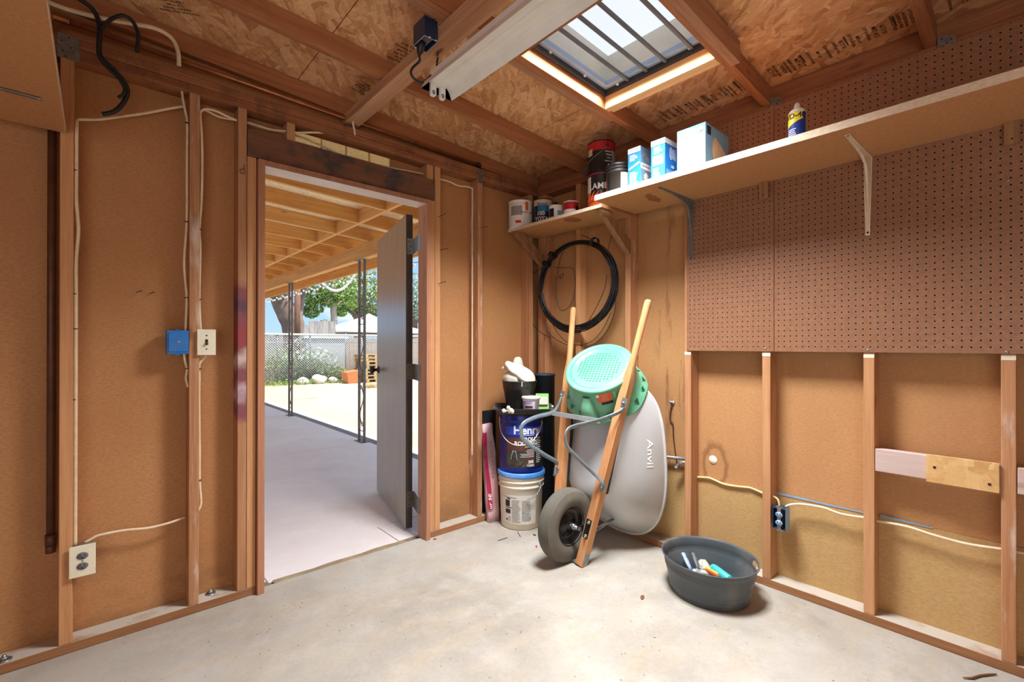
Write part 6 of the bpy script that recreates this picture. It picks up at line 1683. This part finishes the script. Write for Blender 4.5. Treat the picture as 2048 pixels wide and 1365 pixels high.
tree('leafy_tree', 'grey green tree seen through the gap behind the door hinge', tr4, (.16, .10), [(Yp(u, v, y4), r) for u, v, r in ((830,590,.9),(820,610,.8),(840,625,.7),(826,570,.8))], 1500, .10, LEAF5, BARK)
b = NB(); p = Yp(650, 652, 26); leaves(b, 500, blobs([(p, .40), (p+V((.2,0,-.3)), .5)]), .08, rg); solo('bush', b, LEAF1, 'small round green bush showing above the grey boards', 'bush')
# board fence panels and the pale shed
t = thing('plank_screen', 'tall weathered grey board panel behind the chain link fence', 'panel', Yp(640, 700, 17.0).xy.to_3d())
for i, (u0, u1, vt) in enumerate(((607,618,649),(618.5,634,642),(634.5,645,643),(645.5,657,641),(657.5,671,643))):
    a, c_ = Yp(u0, vt, 17), Yp(u1, vt+(2 if i == 0 else 0), 17); b = NB()
    hexa(b, [(a.x,17,.2),(c_.x,17,.2),(c_.x,17.03,.2),(a.x,17.03,.2),(a.x,17,a.z),(c_.x,17,c_.z),(c_.x,17.03,c_.z),(a.x,17.03,a.z)], .004); obj('board', b, W_GREY, t)
for z in (.5, 1.7):
    a, c_ = Yp(607, 650, 17.04), Yp(671, 650, 17.04); b = NB(); bx(b, a.x, c_.x, 17.031, 17.07, z, z+.09); obj('rail', b, W_GREY, t)
a, c_ = Yp(612, 668, 16.45), Yp(690, 668, 16.45)
t = thing('garden_shed', 'low pale grey shed wall of ribbed sheet behind the shrubs', 'shed', (a.x, 16.2, GZ))
b = NB(); n = 60; ring = [(a.x+(c_.x-a.x)*i/n, 16.45) for i in range(n+1)]
rows = [[V((a.x+(c_.x-a.x)*i/n, 16.45+(.02 if i % 2 else 0), z)) for i in range(n+1)] for z in (GZ, 1.42)]
loft(b, rows, closed=False, smooth=False); loft(b, [[p_+V((0,.45,0)) for p_ in r_] for r_ in rows], closed=False, smooth=False); obj('ribbed_wall', b, SHED, t)
b = NB(); bx(b, a.x-.08, c_.x+.1, 16.40, 16.93, 1.42, 1.50, .004); obj('roof_edge', b, WHITEP, t)
a, c_ = Yp(692, 700, 17.0), Yp(735, 700, 17.0)
t = thing('board_fence', 'dark grey board fence under the white tent', 'fence', (a.x, 17.0, GZ)); x = a.x; i = 0
while x < c_.x+3.0:
    b = NB(); bx(b, x, x+.135, 17.0, 17.025, GZ, 1.44+.02*(i % 2), .003); obj('board', b, BROWNF, t); x += .142; i += 1
a, c_ = Yp(500, 700, 17.2), Yp(562, 700, 17.2)
t = thing('board_fence', 'brown board fence at the far left behind the fence', 'fence', (a.x, 17.2, GZ)); x = -3.6; i = 0
while x < c_.x:
    b = NB(); bx(b, x, x+.14, 17.2, 17.225, GZ, 1.55-.03*(i % 3), .003); obj('board', b, W_GREY, t); x += .15; i += 1
# white canopy tent
ap = Yp(738, 627, 19.0); w = 1.75
t = thing('canopy_tent', 'white pointed canopy tent beyond the board fence', 'tent', (ap.x, 19, GZ))
b = NB(); ev = 1.80; n = 10
def roofpt(sx, sy, k): return V((ap.x+sx*w*k, 19+sy*w*k, ap.z-(ap.z-ev)*k**.78))
for q0, q1 in (((-1,-1),(1,-1)),((1,-1),(1,1)),((1,1),(-1,1)),((-1,1),(-1,-1))):
    loft(b, [[roofpt(q0[0]+(q1[0]-q0[0])*j/8, q0[1]+(q1[1]-q0[1])*j/8, max(.002, i/n)) for j in range(9)] for i in range(n+1)], closed=False)
for q0, q1 in (((-1,-1),(1,-1)),((1,-1),(1,1)),((1,1),(-1,1)),((-1,1),(-1,-1))):
    loft(b, [[V((ap.x+w*q_[0], 19+w*q_[1], z)) for q_ in (q0, q1)] for z in (ev, ev-.12)], closed=False)
bmesh.ops.remove_doubles(b, verts=b.verts, dist=.002); obj('canopy', b, TENT, t)
for sx in (-1, 1):
    for sy_ in (-1, 1):
        b = NB(); tube(b, [(ap.x+sx*w*.98, 19+sy_*w*.98, GZ), (ap.x+sx*w*.98, 19+sy_*w*.98, ev)], .02, 6); obj('leg', b, GALV, t)
# pallets by the fence
pc_ = Yp(756, 765, 14.2); PX0, PZ = Yp(732, 730, 14.0).x, .115
def pallet_mesh(dx, rot, z, label):
    t = thing('wooden_pallet', label, 'pallet', (PX0+.55+dx, 14.45, z), 'pallets stacked by the fence')
    for i in range(5):
        b = NB(); y = 14.0+i*.19; bx(b, PX0+dx, PX0+1.1+dx, y, y+.10, z+.093, z+.112, .002); obj('deck_board', b, W_PAL, t)
    for y in (14.0, 14.40, 14.80):
        b = NB(); bx(b, PX0+dx, PX0+1.1+dx, y, y+.09, z+.001, z+.018, .002); obj('bottom_board', b, W_PAL, t)
        for x in (0, .30, .56, .84, 1.01):
            b = NB(); bx(b, PX0+dx+x, PX0+dx+x+.09, y, y+.09, z+.0185, z+.0925, .002); obj('block', b, W_PAL, t)
names = ['bottom pallet of the stack beside the open door edge', 'second pallet from the bottom of the stack', 'third pallet from the bottom of the stack', 'fourth pallet from the bottom of the stack', 'fourth pallet from the top of the stack', 'third pallet from the top of the stack', 'pallet just under the topmost one of the stack', 'topmost pallet of the stack beside the open door edge']
for k in range(8): pallet_mesh(rg.uniform(-.03, .03), 0, GZ+.0005+k*.1126, names[k])
a = Yp(703, 762, 14.3); b = NB()
c_ = V((PX0-.36, 14.30, GZ)); b = NB(); hexa(b, [(c_.x-.16,c_.y-.2,GZ+.001),(c_.x+.16,c_.y-.2,GZ+.001),(c_.x+.16,c_.y+.2,GZ+.001),(c_.x-.16,c_.y+.2,GZ+.001),(c_.x-.24,c_.y-.26,.34),(c_.x+.22,c_.y-.26,.40),(c_.x+.22,c_.y+.26,.40),(c_.x-.24,c_.y+.26,.34)], .01)
solo('planter', b, TERRA, 'orange planter box on the yard beside the pallets', 'planter')
# shrubs along the fence: countable bushes
SH = [(545,735,.55,LEAF3,'low grey bush at the far left of the fence foot'),(562,715,.5,LEAF1,'bright green bush in front of the brown board fence'),(590,748,.38,LEAF5,'silvery bush left of the far porch post'),(606,700,.60,LEAF5,'tall white flowering bush right of the pole'),(618,730,.55,LEAF1,'mid green bush before the ribbed shed'),(636,715,.60,LEAF5,'tall feathery grey green bush before the ribbed shed'),(650,740,.5,LEAF3,'yellowish green bush before the ribbed shed'),(672,742,.4,LEAF4,'yellow bush near the pale rocks'),(690,750,.28,LEAF4,'small yellow weed right of the pale rocks')]
for i, (u, v, r, m, lab_) in enumerate(SH):
    yy = 15.72+.12*(i % 3)
    c_ = Yp(u, v, yy); b = NB(); zc = max(c_.z, r*.55)
    leaves(b, 300, blobs([(V((c_.x, yy, zc)), r*.8), (V((c_.x+r*.5, yy, zc*.75)), r*.6), (V((c_.x-r*.5, yy+.1, zc*.7)), r*.6)]), .06, rg)
    for v_ in b.verts: v_.co.z = max(v_.co.z, GZ+.002)
    st = NB()
    for k in range(5): tube(st, [(c_.x+.05*(k-2), yy, GZ+.001), (c_.x+.14*(k-2)*r*2, yy+.05, zc)], .010, 5)
    t = thing('bush', lab_, 'bush', (c_.x, yy, GZ)); obj('foliage', b, m, t); obj('stems', st, BARK, t)
for u, v, r, lab_ in ((606,744,.15,'pale rock left of the green bushes'),(638,742,.20,'large pale rock before the ribbed shed'),(667,750,.13,'smaller pale rock right of the large one')):
    c_ = on_y(u, v, 14.8); b = NB(); bmesh.ops.create_icosphere(b, subdivisions=3, radius=1, matrix=Matrix.Translation((c_.x, 14.8, r*.6+GZ)) @ Matrix.Diagonal((r*1.2, r, r*.8, 1))); jitter(b, r*.3, 5, u)
    for v_ in b.verts: v_.co.z = max(v_.co.z, GZ+.001)
    solo('rock', b, ROCK, lab_, 'rock')
b = NB(); leaves(b, 1600, lambda q_: V((q_.uniform(2.6, 8.2), 14.75+q_.uniform(-.15,.35), GZ+.01+abs(q_.gauss(0,.06)))), .035, rg)
tag(obj('ground_weeds', b, LEAF1), 'low green weeds along the foot of the chain link fence', 'weeds', kind='stuff')
c_ = on_z(742, 776, GZ); b = NB()
for k in range(150):
    a = rg.uniform(0, 2*PI); q_ = rg.uniform(0, .35); p = V((c_.x+math.cos(a)*q_, c_.y+math.sin(a)*q_*.7, GZ+.002)); tube(b, [p, p+V((rg.gauss(0,.05), rg.gauss(0,.05), rg.uniform(.05,.16)))], .004, 3)
tag(obj('dry_grass', b, DRYG), 'tuft of dry tan grass on the sunny yard concrete', 'dry grass', kind='stuff')
# far hills
b = NB(); pts = []
for i in range(41):
    a = math.radians(38+26*i/40); R0 = 900; h = 18+34*noise.noise(V((i*.21, 3, 0)))**2*4+14*math.sin(i*.5+1)
    pts.append((V((math.cos(a)*R0, math.sin(a)*R0, -5)), V((math.cos(a)*(R0+60), math.sin(a)*(R0+60), max(6, h)))))
loft(b, [[p_[0] for p_ in pts], [p_[1] for p_ in pts], [p_[1]*1.1+V((0,0,-p_[1].z*1.1-5)) for p_ in pts]], closed=False); struct('hills', b, HILL)

# ================================================================== light, sky, camera
w = bpy.data.worlds.new('sky'); SC.world = w; w.use_nodes = True; nt = w.node_tree; nt.nodes.clear()
N_ = lambda t_: nt.nodes.new('ShaderNode'+t_)
tc_ = N_('TexCoord'); sx = N_('SeparateXYZ'); nt.links.new(tc_.outputs['Generated'], sx.inputs[0])
sky = N_('ValToRGB'); cr = sky.color_ramp; cr.elements[0].position = 0; cr.elements[0].color = (.46,.66,.92,1); cr.elements[1].position = 1; cr.elements[1].color = (.62,.80,1.0,1)
e = cr.elements.new(.12); e.color = (.34,.58,.93,1); e = cr.elements.new(.45); e.color = (.36,.58,.95,1); nt.links.new(sx.outputs[2], sky.inputs[0])
no = N_('TexNoise'); no.inputs['Scale'].default_value = 3.2; no.inputs['Detail'].default_value = 6
mp = N_('Mapping'); mp.inputs['Scale'].default_value = (1, 1, 3.5); nt.links.new(tc_.outputs['Generated'], mp.inputs[0]); nt.links.new(mp.outputs[0], no.inputs['Vector'])
rp = N_('ValToRGB'); rp.color_ramp.elements[0].position = .62; rp.color_ramp.elements[1].position = .74; nt.links.new(no.outputs[0], rp.inputs[0])
mx = N_('MixRGB'); mx.inputs['Color2'].default_value = (.95, .96, 1.0, 1); nt.links.new(rp.outputs[0], mx.inputs['Fac']); nt.links.new(sky.outputs[0], mx.inputs['Color1'])
bg = N_('Background'); bg.inputs['Strength'].default_value = SKY; nt.links.new(mx.outputs[0], bg.inputs[0]); ou = N_('OutputWorld'); nt.links.new(bg.outputs[0], ou.inputs[0])

def light(name, typ, loc, energy, col, size=None, size_y=None, aim=None, spread=None):
    d = bpy.data.lights.new(name, typ); d.energy = energy; d.color = col
    if typ == 'AREA':
        d.shape = 'RECTANGLE'; d.size = size; d.size_y = size_y or size
        if spread: d.spread = spread
    o = bpy.data.objects.new(name, d); COL.objects.link(o); o.location = loc
    if aim is not None: o.rotation_euler = (V(aim)-V(loc)).to_track_quat('-Z', 'Y').to_euler()
    return o
s = light('sun', 'SUN', (3, 5, 12), SUN, (1, .95, .87), aim=(3-.16, 5+.42, 11)); s.data.angle = math.radians(.6)
xs0 = (SX0+SX1)/2
light('skylight_daylight', 'AREA', (xs0, (SY0+SY1)/2, zk(xs0, .060)), SKYL, (.93, .96, 1), SX1-SX0-.05, SY1-SY0-.05, aim=(xs0-SL*2, (SY0+SY1)/2, zk(xs0, .060)-2), spread=math.radians(128))
light('rear_fill', 'AREA', (-1.0, -1.3, 1.15), FILL, (1, .97, .94), 2.4, 1.6, aim=(1.5, 1.5, 1.75))  # added fill lamp behind the camera, no window is built there
cd = bpy.data.cameras.new('camera'); cam = bpy.data.objects.new('camera', cd); COL.objects.link(cam)
cd.sensor_fit = 'HORIZONTAL'; cd.sensor_width = 36; cd.lens = 36*F/2048; cd.clip_start = .05; cd.clip_end = 3000
cd.shift_y = (CY-682.5)/2048
Mc = Matrix.Identity(4)
for i, a in enumerate((RT, UP, -FW)): Mc.col[i][:3] = a
Mc.translation = CAM; cam.matrix_world = Mc
SC.camera = cam
vs_ = SC.view_settings; vs_.view_transform = 'Standard'; vs_.look = 'None'; vs_.gamma = 1; vs_.exposure = EXPO; vs_.use_curve_mapping = False
SC.cycles.max_bounces = 10; SC.cycles.diffuse_bounces = 6; SC.cycles.glossy_bounces = 3; SC.cycles.use_denoising = True; SC.cycles.sample_clamp_indirect = 6
